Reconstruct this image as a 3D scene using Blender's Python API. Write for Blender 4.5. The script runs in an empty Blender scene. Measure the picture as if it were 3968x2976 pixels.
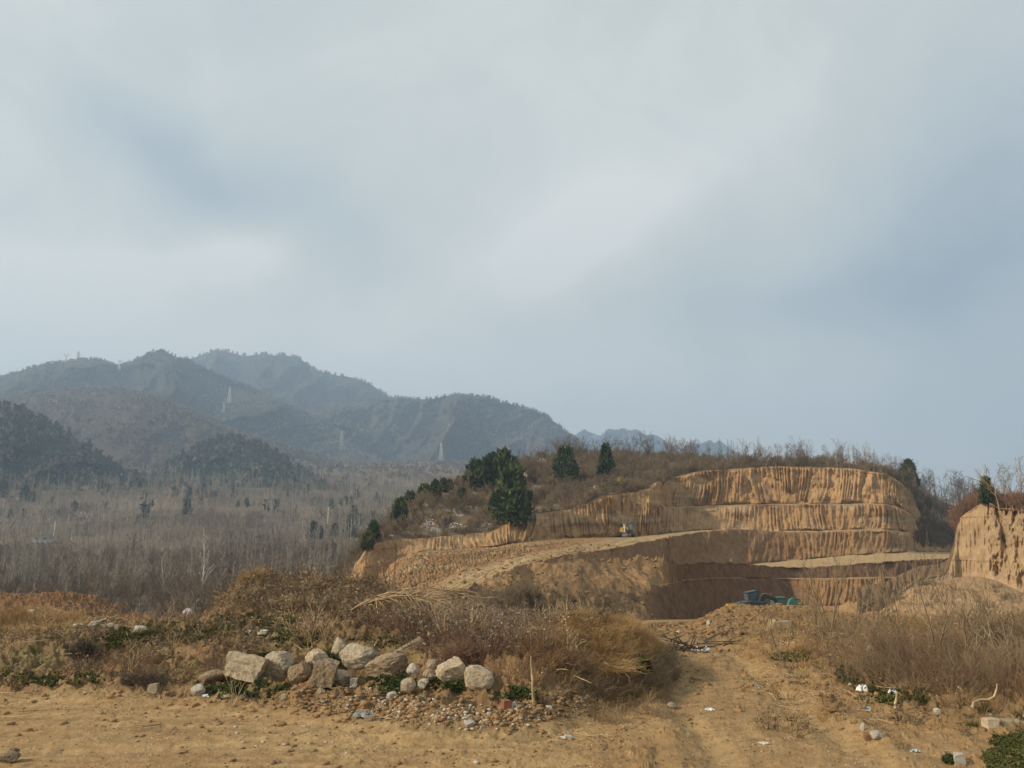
import bpy, math, random
import numpy as np
R = math.radians
S = bpy.context.scene
COL = S.collection
FAST = False
# ------------------------------------------------------------------ camera
FPX, CX, CY, EYE = 3114.0, 1984.0, 1488.0, 1.8      # focal length and centre in photo pixels
PITCH = math.atan((2050 - 1488) / FPX)
cd = bpy.data.cameras.new("camera"); cam = bpy.data.objects.new("camera", cd); COL.objects.link(cam)
cd.sensor_width = 36.0; cd.lens = 36.0 * FPX / 3968.0
cd.clip_start = 0.1; cd.clip_end = 40000
cam.location = (0, 0, EYE); cam.rotation_euler = (math.pi / 2 + PITCH, 0, 0)
S.camera = cam
S.view_settings.view_transform = 'Standard'; S.view_settings.look = 'None'
S.view_settings.exposure = 0.13; S.view_settings.gamma = 1.0
S.cycles.max_bounces = 5; S.cycles.diffuse_bounces = 3; S.cycles.glossy_bounces = 1
S.cycles.volume_bounces = 1; S.cycles.use_denoising = True
CP, SP = math.cos(PITCH), math.sin(PITCH)
def zpy(py, D):
    v = (CY - np.asarray(py, float)) / FPX
    return EYE + np.asarray(D, float) * (SP + CP * v) / (CP - SP * v)
def P(px, D, z):
    px = np.asarray(px, float); D = np.asarray(D, float); z = np.asarray(z, float)
    q = (z - EYE) / D; v = (q * CP - SP) / (CP + q * SP)
    X = (px - CX) / FPX / (CP - SP * v) * D
    return X, D, z
def PP(px, py, D):
    x, y, z = P(px, D, zpy(py, D)); return np.array([float(x), float(y), float(z)])
def proj(X, Y, Z):
    q = (Z - EYE) / Y; v = (q * CP - SP) / (CP + q * SP)
    return CX + FPX * (X / Y) * (CP - SP * v), CY - FPX * v
# ------------------------------------------------------------------ sun and sky
SUN_EL, SUN_A = 31.0, 68.0       # elevation; degrees from straight behind the camera towards the left
sv = np.array([-math.cos(R(SUN_EL)) * math.sin(R(SUN_A)), -math.cos(R(SUN_EL)) * math.cos(R(SUN_A)), math.sin(R(SUN_EL))])
from mathutils import Vector
sl = bpy.data.lights.new("sun", 'SUN'); so = bpy.data.objects.new("sun", sl); COL.objects.link(so)
sl.energy = 5.0; sl.angle = R(1.2); sl.color = (1.0, 0.86, 0.66)
so.rotation_euler = Vector(-sv).to_track_quat('-Z', 'Y').to_euler(); so.location = (-20, -20, 30)
W = bpy.data.worlds.new("World"); S.world = W; W.use_nodes = True
nt = W.node_tree; nt.nodes.clear()
class NB:
    def __init__(s, nt): s.nt = nt
    def n(s, t, **k):
        nd = s.nt.nodes.new(t)
        for a, b in k.items(): setattr(nd, a, b)
        return nd
    def l(s, a, b): s.nt.links.new(a, b)
    def m(s, op, a, b=None, c=None, clamp=False):
        nd = s.n('ShaderNodeMath', operation=op, use_clamp=clamp)
        for i, v in enumerate((a, b, c)):
            if v is None: continue
            if isinstance(v, (int, float)): nd.inputs[i].default_value = v
            else: s.l(v, nd.inputs[i])
        return nd.outputs[0]
    def noise(s, vec, scale, detail=4, rough=.55, dist=0., dim='3D'):
        nd = s.n('ShaderNodeTexNoise', noise_dimensions=dim)
        nd.inputs['Scale'].default_value = scale; nd.inputs['Detail'].default_value = detail
        nd.inputs['Roughness'].default_value = rough; nd.inputs['Distortion'].default_value = dist
        if vec is not None: s.l(vec, nd.inputs['Vector'])
        return nd.outputs['Fac']
    def ramp(s, f, stops):
        nd = s.n('ShaderNodeValToRGB'); cr = nd.color_ramp
        while len(cr.elements) < len(stops): cr.elements.new(.5)
        for e, (p, c) in zip(cr.elements, stops):
            e.position = p; e.color = (c[0], c[1], c[2], 1) if not isinstance(c, (int, float)) else (c, c, c, 1)
        s.l(f, nd.inputs[0]); return nd.outputs[0]
    def mix(s, f, a, b, bt='MIX'):
        nd = s.n('ShaderNodeMix', data_type='RGBA', blend_type=bt)
        for i, v in ((0, f), (6, a), (7, b)):
            if isinstance(v, (int, float)): nd.inputs[i].default_value = v
            elif isinstance(v, tuple): nd.inputs[i].default_value = (*v, 1)
            else: s.l(v, nd.inputs[i])
        return nd.outputs[2]
B = NB(nt)
tc = B.n('ShaderNodeTexCoord'); sep = B.n('ShaderNodeSeparateXYZ')
wn = B.n('ShaderNodeTexNoise'); wn.inputs['Scale'].default_value = 2.2; wn.inputs['Detail'].default_value = 3
B.l(tc.outputs['Generated'], wn.inputs['Vector'])
wv = B.n('ShaderNodeVectorMath', operation='MULTIPLY_ADD')
B.l(wn.outputs['Color'], wv.inputs[0]); wv.inputs[1].default_value = (.22, .22, .16); B.l(tc.outputs['Generated'], wv.inputs[2])
off = B.n('ShaderNodeVectorMath', operation='SUBTRACT'); B.l(wv.outputs[0], off.inputs[0]); off.inputs[1].default_value = (.11, .11, .08)
B.l(off.outputs[0], sep.inputs[0])
az = B.m('ARCTAN2', sep.outputs[0], sep.outputs[1]); el = B.m('ARCSINE', B.m('MINIMUM', B.m('MAXIMUM', sep.outputs[2], -1.), 1.))
def azel(px, py):
    v = (CY - py) / FPX; x = (px - CX) / FPX; d = np.array([x, CP - SP * v, SP + CP * v]); d /= np.linalg.norm(d)
    return math.atan2(d[0], d[1]), math.asin(d[2])
def blob(px, py, sx, sy, rot, amp):
    a0, e0 = azel(px, py); c, s_ = math.cos(rot), math.sin(rot)
    da = B.m('SUBTRACT', az, a0); de = B.m('SUBTRACT', el, e0)
    u = B.m('ADD', B.m('MULTIPLY', da, c * FPX / sx), B.m('MULTIPLY', de, s_ * FPX / sx))
    w = B.m('ADD', B.m('MULTIPLY', da, -s_ * FPX / sy), B.m('MULTIPLY', de, c * FPX / sy))
    r2 = B.m('ADD', B.m('MULTIPLY', u, u), B.m('MULTIPLY', w, w))
    return B.m('MULTIPLY', B.m('EXPONENT', B.m('MULTIPLY', r2, -1.)), amp)
cl = B.noise(off.outputs[0], 1.6, 4, .5, .4)
acc = B.m('MULTIPLY_ADD', B.m('SUBTRACT', cl, .5), .9, .56); acc = B.m('ADD', acc, B.m('MULTIPLY', B.m('SUBTRACT', B.noise(off.outputs[0], 5., 6, .6, .8), .5), .36)); acc = B.m('ADD', acc, B.m('MULTIPLY', B.m('SUBTRACT', B.noise(off.outputs[0], 16., 6, .6, .5), .5), .13))
for bl in [(2350, 830, 420, 140, .30, .30), (2080, 1040, 260, 95, .35, .30), (1040, 960, 190, 120, .0, .34), (700, 1040, 420, 70, .28, .22), (520, 1120, 520, 130, .15, .22), (500, 1450, 1500, 330, 0, .34), (2900, 1900, 1700, 420, 0, .50),
           (20, 200, 420, 600, 0, .20), (2900, 420, 700, 260, .1, .08), (1500, 1250, 500, 150, .2, .12),
           (880, 650, 560, 170, -.30, -.42), (3950, 900, 450, 520, .4, -.42), (3200, 1170, 640, 150, .0, -.26), (1800, 560, 600, 300, 0, -.04)]:
    acc = B.m('ADD', acc, blob(*bl))
ccol = B.ramp(acc, [(.06, (.33, .405, .475)), (.40, (.525, .585, .61)), (.62, (.64, .68, .655)), (.95, (.86, .865, .82))])
sky = B.n('ShaderNodeTexSky', sky_type='NISHITA', sun_disc=False)
sky.sun_elevation = R(SUN_EL); sky.sun_rotation = math.atan2(sv[0], sv[1]); sky.air_density = 1.5; sky.dust_density = 3
skm = B.mix(1.0, sky.outputs[0], (.08, .08, .08), 'MULTIPLY')
bg = B.n('ShaderNodeBackground'); B.l(B.mix(.96, skm, ccol), bg.inputs[0]); bg.inputs[1].default_value = 0.92
wo = B.n('ShaderNodeOutputWorld'); B.l(bg.outputs[0], wo.inputs[0])
# ------------------------------------------------------------------ numpy noise
def _h(ix, iy, seed):
    n = (ix.astype(np.int64) * 374761393 + iy.astype(np.int64) * 668265263 + seed * 974634777) & 0xFFFFFFFF
    n = ((n ^ (n >> 13)) * 1274126177) & 0xFFFFFFFF
    n = ((n ^ (n >> 16)) * 2246822519) & 0xFFFFFFFF
    return ((n ^ (n >> 15)) & 0xFFFFFF) / float(0x1000000)
def noise(x, y, seed=0):
    x, y = np.broadcast_arrays(np.asarray(x, float), np.asarray(y, float))
    xi = np.floor(x); yi = np.floor(y); xf = x - xi; yf = y - yi
    u = xf * xf * xf * (xf * (xf * 6 - 15) + 10); v = yf * yf * yf * (yf * (yf * 6 - 15) + 10)
    def g(dx, dy):
        a = _h(xi + dx, yi + dy, seed) * 2 * np.pi
        return np.cos(a) * (xf - dx) + np.sin(a) * (yf - dy)
    a = g(0, 0); b = g(1, 0); c = g(0, 1); d = g(1, 1)
    return ((a + (b - a) * u) * (1 - v) + (c + (d - c) * u) * v) * 1.5
def fbm(x, y, o=4, seed=0, gain=.5):
    s = 0; a = 1; t = 0
    for i in range(o):
        s = s + a * noise(x * 2 ** i + i * 17.3, y * 2 ** i - i * 9.1, seed + i); t += a; a *= gain
    return s / t * 1.4
def ridged(x, y, o=4, seed=0, gain=.5):
    s = 0; a = 1; t = 0
    for i in range(o):
        s = s + a * (1 - np.abs(noise(x * 2 ** i + i * 7.7, y * 2 ** i + i * 3.1, seed + i)) * 2); t += a; a *= gain
    return s / t
# ------------------------------------------------------------------ mesh helpers
def mesh_np(name, V, F, mat, attrs=None, smooth=False, parent=None, uv=None):
    V = np.ascontiguousarray(V, np.float32).reshape(-1, 3); F = np.ascontiguousarray(F, np.int32)
    k = F.shape[1]; me = bpy.data.meshes.new(name)
    me.vertices.add(len(V)); me.vertices.foreach_set('co', V.ravel())
    me.loops.add(F.size); me.loops.foreach_set('vertex_index', F.ravel())
    me.polygons.add(len(F)); me.polygons.foreach_set('loop_start', np.arange(0, F.size, k, dtype=np.int32))
    me.polygons.foreach_set('loop_total', np.full(len(F), k, np.int32))
    if smooth: me.polygons.foreach_set('use_smooth', np.ones(len(F), bool))
    me.update(calc_edges=True)
    for an, arr in (attrs or {}).items():
        at = me.attributes.new(an, 'FLOAT', 'POINT'); at.data.foreach_set('value', np.asarray(arr, np.float32).ravel())
    me.validate(); me.materials.append(mat)
    o = bpy.data.objects.new(name, me); COL.objects.link(o)
    if parent is not None: o.parent = parent
    return o
def tag(o, label=None, cat=None, group=None, kind=None):
    if label: o['label'] = label
    if cat: o['category'] = cat
    if group: o['group'] = group
    if kind: o['kind'] = kind
    return o
def empty(name, loc, rz=0, sc=1, rot=None):
    o = bpy.data.objects.new(name, None); COL.objects.link(o); o.location = [float(a) for a in loc]
    o.rotation_euler = rot if rot is not None else (0, 0, rz); o.scale = (sc, sc, sc); o.empty_display_size = .3
    return o
def grid_faces(nr, nc):
    i = np.arange(nr - 1)[:, None] * nc + np.arange(nc - 1)[None, :]
    return np.stack([i, i + 1, i + nc + 1, i + nc], -1).reshape(-1, 4)
# ------------------------------------------------------------------ materials
def attr(B, name):
    a = B.n('ShaderNodeAttribute', attribute_name=name); return a.outputs['Fac']
def new_mat(name, rough=.95):
    m = bpy.data.materials.new(name); m.use_nodes = True; b = NB(m.node_tree)
    bs = m.node_tree.nodes['Principled BSDF']; bs.inputs['Roughness'].default_value = rough
    bs.inputs['Specular IOR Level'].default_value = .15
    return m, b, bs
def flat_mat(name, c, var=.25, scale=3., rough=.9, c2=None, metal=0., spec=.2, obj=True, bump=0.):
    m, b, bs = new_mat(name, rough); t = b.n('ShaderNodeTexCoord')
    c2 = c2 or tuple(x * (1 - var) for x in c); c1 = tuple(min(1, x * (1 + var * .6)) for x in c)
    n = b.noise(t.outputs['Object'], scale, 5, .6)
    col = b.ramp(n, [(.3, c2), (.7, c1)])
    if obj:
        oi = b.n('ShaderNodeObjectInfo')
        col = b.mix(1.0, col, b.ramp(oi.outputs['Random'], [(0, (.82, .84, .86)), (1, (1.12, 1.08, 1.04))]), 'MULTIPLY')
    b.l(col, bs.inputs['Base Color']); bs.inputs['Metallic'].default_value = metal; bs.inputs['Specular IOR Level'].default_value = spec
    if bump:
        bp = b.n('ShaderNodeBump'); bp.inputs['Strength'].default_value = 1; bp.inputs['Distance'].default_value = bump
        b.l(b.noise(t.outputs['Object'], scale * 3, 6, .65), bp.inputs['Height']); b.l(bp.outputs[0], bs.inputs['Normal'])
    return m
def leafy_mat(name, c, c2, scale=1.5, trans=.0):
    m, b, bs = new_mat(name, .85); g = b.n('ShaderNodeNewGeometry')
    n = b.noise(g.outputs['Position'], scale, 3, .6)
    a = b.ramp(n, [(.35, c2), (.65, c)])
    r = b.ramp(g.outputs['Random Per Island'], [(0, (.6, .6, .6)), (1, (1.35, 1.35, 1.3))])
    b.l(b.mix(1.0, a, r, 'MULTIPLY'), bs.inputs['Base Color'])
    return m
def earth_mat(name, base, stops, bump, fine=(6., 30.), gscale=.25, masks=()):
    """noise-varied soil; masks = [(attribute, colour, colour2)] are painted-in soil types, and shade on the lower quarry walls"""
    m, b, bs = new_mat(name, .97); g = b.n('ShaderNodeNewGeometry'); pos = g.outputs['Position']
    n1 = b.noise(pos, gscale, 6, .62); n2 = b.noise(pos, fine[0], 6, .65); n3 = b.noise(pos, fine[1], 4, .6)
    col = b.ramp(n1, stops)
    for at, c1, c2 in masks:
        col = b.mix(attr(b, at), col, b.ramp(n2, [(.3, c1), (.7, c2)]))
    col = b.mix(.75, col, b.ramp(n2, [(.25, (.72, .70, .66)), (.5, (1, 1, 1)), (.75, (1.22, 1.2, 1.15))]), 'MULTIPLY')
    col = b.mix(.5, col, b.ramp(n3, [(.25, (.7, .7, .7)), (.75, (1.25, 1.25, 1.22))]), 'MULTIPLY')
    b.l(col, bs.inputs['Base Color'])
    bp = b.n('ShaderNodeBump'); bp.inputs['Strength'].default_value = 1; bp.inputs['Distance'].default_value = bump
    h = b.m('ADD', b.m('MULTIPLY', n2, 1.), b.m('MULTIPLY', n3, .35)); b.l(h, bp.inputs['Height'])
    b.l(bp.outputs[0], bs.inputs['Normal'])
    return m
#@@MAT
M = {}
M['loess'] = earth_mat('loess', None, [(.3, (.25, .143, .066)), (.5, (.345, .205, .095)), (.7, (.425, .27, .137))], .25, (.8, 4.), .05,
        [('road', (.37, .25, .125), (.47, .335, .18)), ('red', (.11, .06, .032), (.185, .10, .052)), ('veg', (.125, .085, .048), (.21, .135, .075)), ('pale', (.40, .28, .165), (.50, .37, .23))])  # red is dark soil and also deepens shade on the lower walls
M['ground'] = earth_mat('ground', None, [(.3, (.22, .13, .06)), (.5, (.29, .178, .082)), (.7, (.35, .225, .11))], .022, (7., 42.), .7,
        [('road', (.30, .192, .088), (.41, .28, .138)), ('red', (.155, .078, .042), (.235, .122, .064)), ('veg', (.12, .082, .045), (.22, .145, .075)), ('green', (.10, .11, .035), (.22, .18, .08))])
M['hillside'] = earth_mat('hillside', None, [(.3, (.12, .085, .05)), (.5, (.19, .135, .08)), (.7, (.28, .20, .13))], .2, (1., 5.), .08,
        [('pale', (.5, .42, .36), (.66, .58, .5))])
def hill_mat(name, stops, green, s1=.012, s2=.12, s3=.5, gmix=(.52, .62), bump=3.):
    m, b, bs = new_mat(name, 1.); g = b.n('ShaderNodeNewGeometry'); pos = g.outputs['Position']
    n1 = b.noise(pos, s1, 6, .6); n2 = b.noise(pos, s2, 5, .65); n4 = b.noise(pos, s1 * 1.7, 5, .65, .4)
    col = b.ramp(n1, stops)
    col = b.mix(b.ramp(n4, [(gmix[0], 0.), (gmix[1], 1.)]), col, green)
    col = b.mix(.9, col, b.ramp(n2, [(.25, (.55, .55, .55)), (.5, (1, 1, 1)), (.78, (1.5, 1.5, 1.5))]), 'MULTIPLY')
    b.l(col, bs.inputs['Base Color']); bs.inputs['Specular IOR Level'].default_value = 0
    bp = b.n('ShaderNodeBump'); bp.inputs['Strength'].default_value = 1; bp.inputs['Distance'].default_value = bump
    b.l(n2, bp.inputs['Height']); b.l(bp.outputs[0], bs.inputs['Normal'])
    return m
M['mtn'] = hill_mat('mountain_woods', [(.35, (.035, .036, .034)), (.65, (.075, .066, .052))], (.022, .03, .022), .005, .06, gmix=(.5, .62), bump=5)
M['hill'] = hill_mat('hill_woods', [(.35, (.055, .046, .038)), (.65, (.10, .078, .060))], (.035, .045, .028), .009, .12, gmix=(.56, .66), bump=3)
M['green_hill'] = hill_mat('green_hill_woods', [(.35, (.10, .08, .055)), (.65, (.15, .12, .08))], (.035, .055, .03), .012, .15, gmix=(.36, .5), bump=2.)
M['snow_peak'] = hill_mat('rocky_peak', [(.4, (.035, .045, .055)), (.66, (.16, .18, .20))], (.03, .04, .045), .004, .012, gmix=(.5, .6), bump=30)
M['valley'] = earth_mat('valley_floor', None, [(.35, (.10, .075, .05)), (.6, (.17, .125, .085)), (.75, (.26, .20, .13))], .3, (.3, 2.), .012)
# ------------------------------------------------------------------ lofted terrain
def smooth1(a, w):
    if w < 1: return a
    k = np.hanning(2 * w + 3)[1:-1]; k /= k.sum()
    return np.convolve(np.pad(a, w, mode='edge'), k, 'same')[w:-w]
def lofted(cols, lines, rows, sm=3):
    """lines: list of [(px, py or ('z',z), D), ...]; returns 2D arrays px, D, z, band index, t"""
    Ds, Zs = [], []
    for L in lines:
        px = np.array([p[0] for p in L], float); D = np.array([p[2] for p in L], float)
        z = np.array([p[1][1] if isinstance(p[1], tuple) else float(zpy(p[1], p[2])) for p in L])
        Ds.append(smooth1(np.interp(cols, px, D), sm)); Zs.append(smooth1(np.interp(cols, px, z), sm))
    DD, ZZ, BB, TT = [], [], [], []
    for i in range(len(lines) - 1):
        n = rows[i]; last = i == len(lines) - 2
        for j in range(n + (1 if last else 0)):
            t = j / n
            DD.append(Ds[i] * (1 - t) + Ds[i + 1] * t); ZZ.append(Zs[i] * (1 - t) + Zs[i + 1] * t)
            BB.append(i); TT.append(t)
    D = np.array(DD); Z = np.array(ZZ); b = np.array(BB)[:, None] + 0 * D; t = np.array(TT)[:, None] + 0 * D
    return np.broadcast_to(cols, D.shape).copy(), D, Z, b, t
def radial(X, D, Z, d):
    k = 1 + d / D
    return X * k, D * k, EYE + (Z - EYE) * k
def arc(px, D, row):
    X = (px[row] - CX) / FPX * D[row]; s = np.r_[0, np.cumsum(np.hypot(np.diff(X), np.diff(D[row])))]
    return s
def ramp01(x, a, b): 
    t = np.clip((x - a) / (b - a), 0, 1); return t * t * (3 - 2 * t)
#@@TERRAIN
# --- far ridges: each a real hill body at its own distance
def mountain(name, ridge, base_py, D0, D1, mat, rows=60, amp=.05, scale=.25, seed=1, treeh=0., step=6., back=True, rough=.0):
    ridge = sorted(ridge); px = np.array([p[0] for p in ridge], float); py = np.array([p[1] for p in ridge], float)
    cols = np.arange(px[0], px[-1] + step, step)
    yy = smooth1(np.interp(cols, px, py), 4)
    yy = yy + rough * 1.3 * fbm(cols / 40., cols * 0 + seed, 5, seed, .62) 
    Dr = D0 * (1 + .05 * fbm(cols / 400., cols * 0, 3, seed + 5))
    zr = zpy(yy, Dr)
    zb = zpy(base_py, D1)
    PXs, Ds, Zs = [], [], []
    if back:
        for k in (1.25, 1.1): Ds.append(Dr * k); Zs.append(zb + (zr - zb) * (.3 if k > 1.2 else .72)); PXs.append(cols)
    for j in range(rows + 1):
        t = j / rows; prof = t ** 1.0
        Ds.append(Dr + (D1 - Dr) * (t ** .85)); Zs.append(zr + (zb - zr) * prof); PXs.append(cols)
    D = np.array(Ds); Z = np.array(Zs); PX = np.array(PXs); nb = 2 if back else 0
    tt = np.r_[np.zeros(nb), np.arange(rows + 1) / rows][:, None]
    X, _, _ = P(PX, D, Z)
    s = (PX - cols[0]) / FPX * D0; sc = D0 * scale
    w = fbm(s / sc, Z / sc, 3, seed + 2) * .5
    g = ridged(s / sc * 1.3 + w * 1.2 + tt * .6, Z / sc * .35 + w, 5, seed, .55)
    g2 = fbm(s / sc * 9, Z / sc * 9, 4, seed + 9)
    tap = np.minimum(1, tt / .10) * (tt > 0)
    d = -(g - .45) * 1.9 * amp * D0 * tap + g2 * amp * .16 * D0 * np.minimum(1, tt / .02)
    X, Y, Z2 = radial(X, D, Z, d)
    V = np.stack([X, Y, Z2], -1)
    o = mesh_np(name, V, grid_faces(*X.shape), mat, smooth=True); tag(o, kind='structure')
    return V, cols
def ov(*pts): return [(x * 1.7939, y * 1.7939) for x, y in pts]
HV = {}
HV['peak'] = mountain('mountain', ov((1180, 975), (1215, 950), (1240, 940), (1262, 928), (1275, 933), (1290, 941), (1300, 938), (1310, 925), (1325, 929), (1345, 926), (1365, 930), (1385, 931), (1400, 939), (1420, 942), (1440, 952), (1455, 962), (1465, 968), (1478, 968), (1490, 953), (1500, 957), (1512, 962), (1520, 955), (1535, 950), (1545, 955), (1555, 950), (1568, 960), (1580, 972), (1640, 1000), (1750, 1030)),
         1900, 3750, 3450, M['snow_peak'], 50, .05, .05, 71, rough=9, step=3)
HV['A'] = mountain('mountain', ov((150, 800), (375, 780), (400, 775), (425, 772), (455, 760), (480, 756), (510, 765), (535, 770), (545, 766), (575, 765), (600, 767), (620, 768), (645, 774), (660, 782), (675, 795), (690, 803), (715, 808), (740, 812), (765, 817), (790, 825), (815, 840), (840, 857), (870, 880), (950, 930), (1100, 1000), (1250, 1040)),
         1930, 2750, 2150, M['mtn'], 70, .06, .16, 11, rough=4, step=5)
HV['B'] = mountain('mountain', ov((-700, 880), (-300, 840), (0, 815), (60, 796), (110, 785), (150, 780), (200, 775), (230, 780), (258, 793), (280, 783), (300, 772), (320, 763), (345, 757), (360, 760), (385, 773), (420, 785), (480, 812), (520, 828), (580, 852), (640, 880), (690, 905), (740, 930), (780, 955), (810, 985), (900, 1040)),
         1900, 1950, 1400, M['mtn'], 70, .07, .2, 23, rough=4, step=5)
HV['C'] = mountain('mountain', ov((520, 905), (700, 885), (790, 868), (845, 859), (870, 860), (900, 862), (930, 863), (955, 857), (990, 853), (1015, 855), (1040, 855), (1065, 862), (1090, 870), (1120, 877), (1150, 885), (1175, 896), (1190, 905), (1210, 921), (1230, 938), (1260, 960), (1300, 985), (1400, 1020), (1600, 1060)),
         1930, 2150, 1600, M['mtn'], 70, .09, .17, 37, rough=4, step=5)
HV['D'] = mountain('hills', ov((-700, 930), (-200, 880), (0, 862), (60, 853), (100, 847), (200, 838), (260, 842), (300, 850), (350, 862), (400, 880), (450, 903), (500, 928), (560, 948), (610, 962), (700, 990), (760, 1010), (820, 1035), (880, 1062), (960, 1090), (1100, 1130)),
         1960, 1350, 850, M['hill'], 80, .032, .18, 41, rough=4, step=4)
HV['F'] = mountain('hills', ov((300, 1040), (370, 1003), (400, 985), (430, 970), (465, 957), (500, 950), (530, 953), (560, 965), (600, 988), (640, 1012), (680, 1040), (740, 1070), (800, 1090)),
         1960, 900, 700, M['green_hill'], 60, .04, .1, 53, rough=6, step=3)
HV['E'] = mountain('hills', ov((-700, 870), (-300, 868), (0, 880), (40, 888), (60, 895), (100, 915), (130, 935), (165, 955), (200, 975), (230, 998), (260, 1018), (320, 1045), (420, 1080)),
         1960, 760, 600, M['green_hill'], 60, .04, .12, 67, rough=6, step=3)
# --- valley floor
vc = np.arange(-3000, 2600, 14.)
vl = [[(-3000, ('z', 125.), 1450), (2600, ('z', 120.), 1450)],
      [(-3000, ('z', 75.), 900), (2600, ('z', 60.), 900)],
      [(-3000, ('z', 58.), 780), (0, 1835, 780), (900, 1870, 780), (1500, 1900, 780), (2600, 1950, 760)],
      [(-3000, ('z', 32.), 600), (0, 1900, 600), (900, 1925, 600), (1500, 1950, 600), (2600, 2000, 560)],
      [(-3000, ('z', 8.), 450), (0, 2010, 450), (1500, 2030, 450), (2600, 2070, 420)],
      [(-3000, ('z', -6.), 320), (0, 2130, 320), (1500, 2130, 320), (2600, 2150, 300)],
      [(-3000, ('z', -12.), 200), (0, 2265, 200), (1500, 2270, 200), (2600, 2270, 200)],
      [(-3000, ('z', -10.5), 110), (0, 2390, 110), (1500, 2390, 110), (2600, 2390, 110)],
      [(-3000, ('z', -9.), 70), (2600, ('z', -9.), 70)], [(-3000, ('z', -9.5), 30), (2600, ('z', -9.5), 30)]]
VPX, VD, VZ, vb, vt = lofted(vc, vl, [16, 20, 25, 30, 35, 40, 40, 20, 12], 3)
VX, _, _ = P(VPX, VD, VZ)
VZ = VZ + fbm(VX / 60, VD / 60, 4, 5) * 2.2 * np.clip(VD / 200, .2, 2) * (VD < 1600)
o = mesh_np('valley_floor', np.stack([VX, VD, VZ], -1), grid_faces(*VX.shape), M['valley'], smooth=True); tag(o, kind='structure')
# --- quarry
qc = np.arange(1270, 3770, 2.3)
R1 = [(1270, 2360, 112.0), (1320, 2290, 117.0), (1380, 2185, 120.8), (1430, 2110, 124.0), (1500, 2094, 128.0), (1650, 2085, 132.0), (1800, 2070, 137.0), (1900, 2062, 140.0), (1960, 2030, 142.4), (2000, 2003, 144.0), (2060, 1992, 146.1), (2200, 1975, 151.0), (2270, 1952, 153.7), (2330, 1925, 156.0), (2450, 1908, 162.0), (2520, 1890, 165.0), (2545, 1865, 167), (2562, 1866, 170), (2580, 1864, 180), (2605, 1852, 189), (2700, 1826, 192), (2860, 1815, 195), (3000, 1808, 196), (3130, 1808, 196), (3300, 1815, 196), (3430, 1836, 194), (3490, 1868, 198), (3530, 1905, 204), (3560, 1975, 214), (3600, 2030, 226), (3770, 2075, 250)]
def Lmid(A_, B_, t):   # line part-way down a face
    ps = sorted(set([p[0] for p in A_] + [p[0] for p in B_]))
    f = lambda L, i: np.interp(ps, [p[0] for p in L], [p[i] for p in L])
    return [(p, a * (1 - t) + b * t, c * (1 - t) + d * t) for p, a, b, c, d in zip(ps, f(A_, 1), f(B_, 1), f(A_, 2), f(B_, 2))]
T2 = [(1270, 2400, 104.0), (1320, 2345, 110.0), (1380, 2290, 114.4), (1430, 2255, 118.0), (1500, 2238, 122.0), (1545, 2180, 123.5), (1600, 2140, 125.3), (1650, 2133, 127.0), (1800, 2128, 132.0), (1930, 2118, 136.0), (2000, 2104, 139.0), (2200, 2087, 146.0), (2330, 2082, 150.0), (2450, 2079, 156.0), (2540, 2073, 159.0), (2600, 2063, 166), (2700, 2054, 171), (2860, 2051, 175), (3000, 2062, 178), (3130, 2056, 179), (3300, 2052, 180), (3430, 2050, 182), (3520, 2062, 190), (3600, 2095, 207), (3770, 2110, 230)]
mid = dict((p[0], (p[1], p[2])) for p in Lmid(R1, T2, .5))
cut = [(p, y, d) for p, y, d in Lmid(R1, T2, .5) if p <= 2530]
T1 = cut + [(2556, 1950, 165), (2580, 1962, 176), (2605, 1963, 184), (2700, 1960, 188), (2860, 1955, 191), (3000, 1952, 192), (3130, 1951, 192), (3300, 1951, 192), (3430, 1950, 190), (3490, 1965, 194), (3530, 1990, 199), (3600, 2062, 217), (3770, 2092, 240)]
R2 = [(p, y + .5, d - .2) for p, y, d in cut] + [(2556, 1952, 164), (2580, 1966, 170), (2605, 1967, 176), (2700, 1964, 181), (2860, 1959, 184), (3000, 1957, 185), (3130, 1956, 185), (3300, 1956, 186), (3430, 1955, 186), (3490, 1972, 191), (3530, 1996, 197), (3600, 2064, 216), (3770, 2093, 239)]
B3 = [(1270, 2420, 60), (1500, 2335, 66), (1640, 2292, 70), (1800, 2214, 80), (2000, 2160, 95), (2200, 2120, 112), (2330, 2098, 130), (2450, 2084, 146), (2540, 2076, 154), (2700, 2057, 167), (2860, 2053, 172), (3000, 2064, 175), (3130, 2059, 176), (3300, 2055, 177), (3430, 2053, 179), (3520, 2066, 187), (3600, 2098, 204), (3770, 2113, 228)]
R3 = [(1270, 2440, 50), (1500, 2405, 54), (1650, 2375, 58), (1760, 2337, 61), (1900, 2242, 72), (2060, 2183, 84), (2200, 2152, 97), (2380, 2128, 118), (2540, 2093, 138), (2700, 2065, 155), (2790, 2054, 161), (2860, 2052, 166), (2950, 2060, 170), (3130, 2064, 173), (3300, 2059, 174), (3430, 2057, 177), (3520, 2070, 186), (3600, 2102, 203), (3770, 2116, 227)]
T3 = [(1270, 2450, 49), (1500, 2415, 53), (1760, 2350, 60), (1900, 2256, 71), (2060, 2200, 82), (2200, 2205, 92), (2380, 2218, 112), (2540, 2215, 130), (2700, 2207, 146), (2860, 2192, 158), (3000, 2178, 165), (3130, 2167, 168), (3300, 2151, 169), (3430, 2143, 172), (3520, 2137, 180), (3600, 2137, 196), (3770, 2140, 220)]
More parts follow.
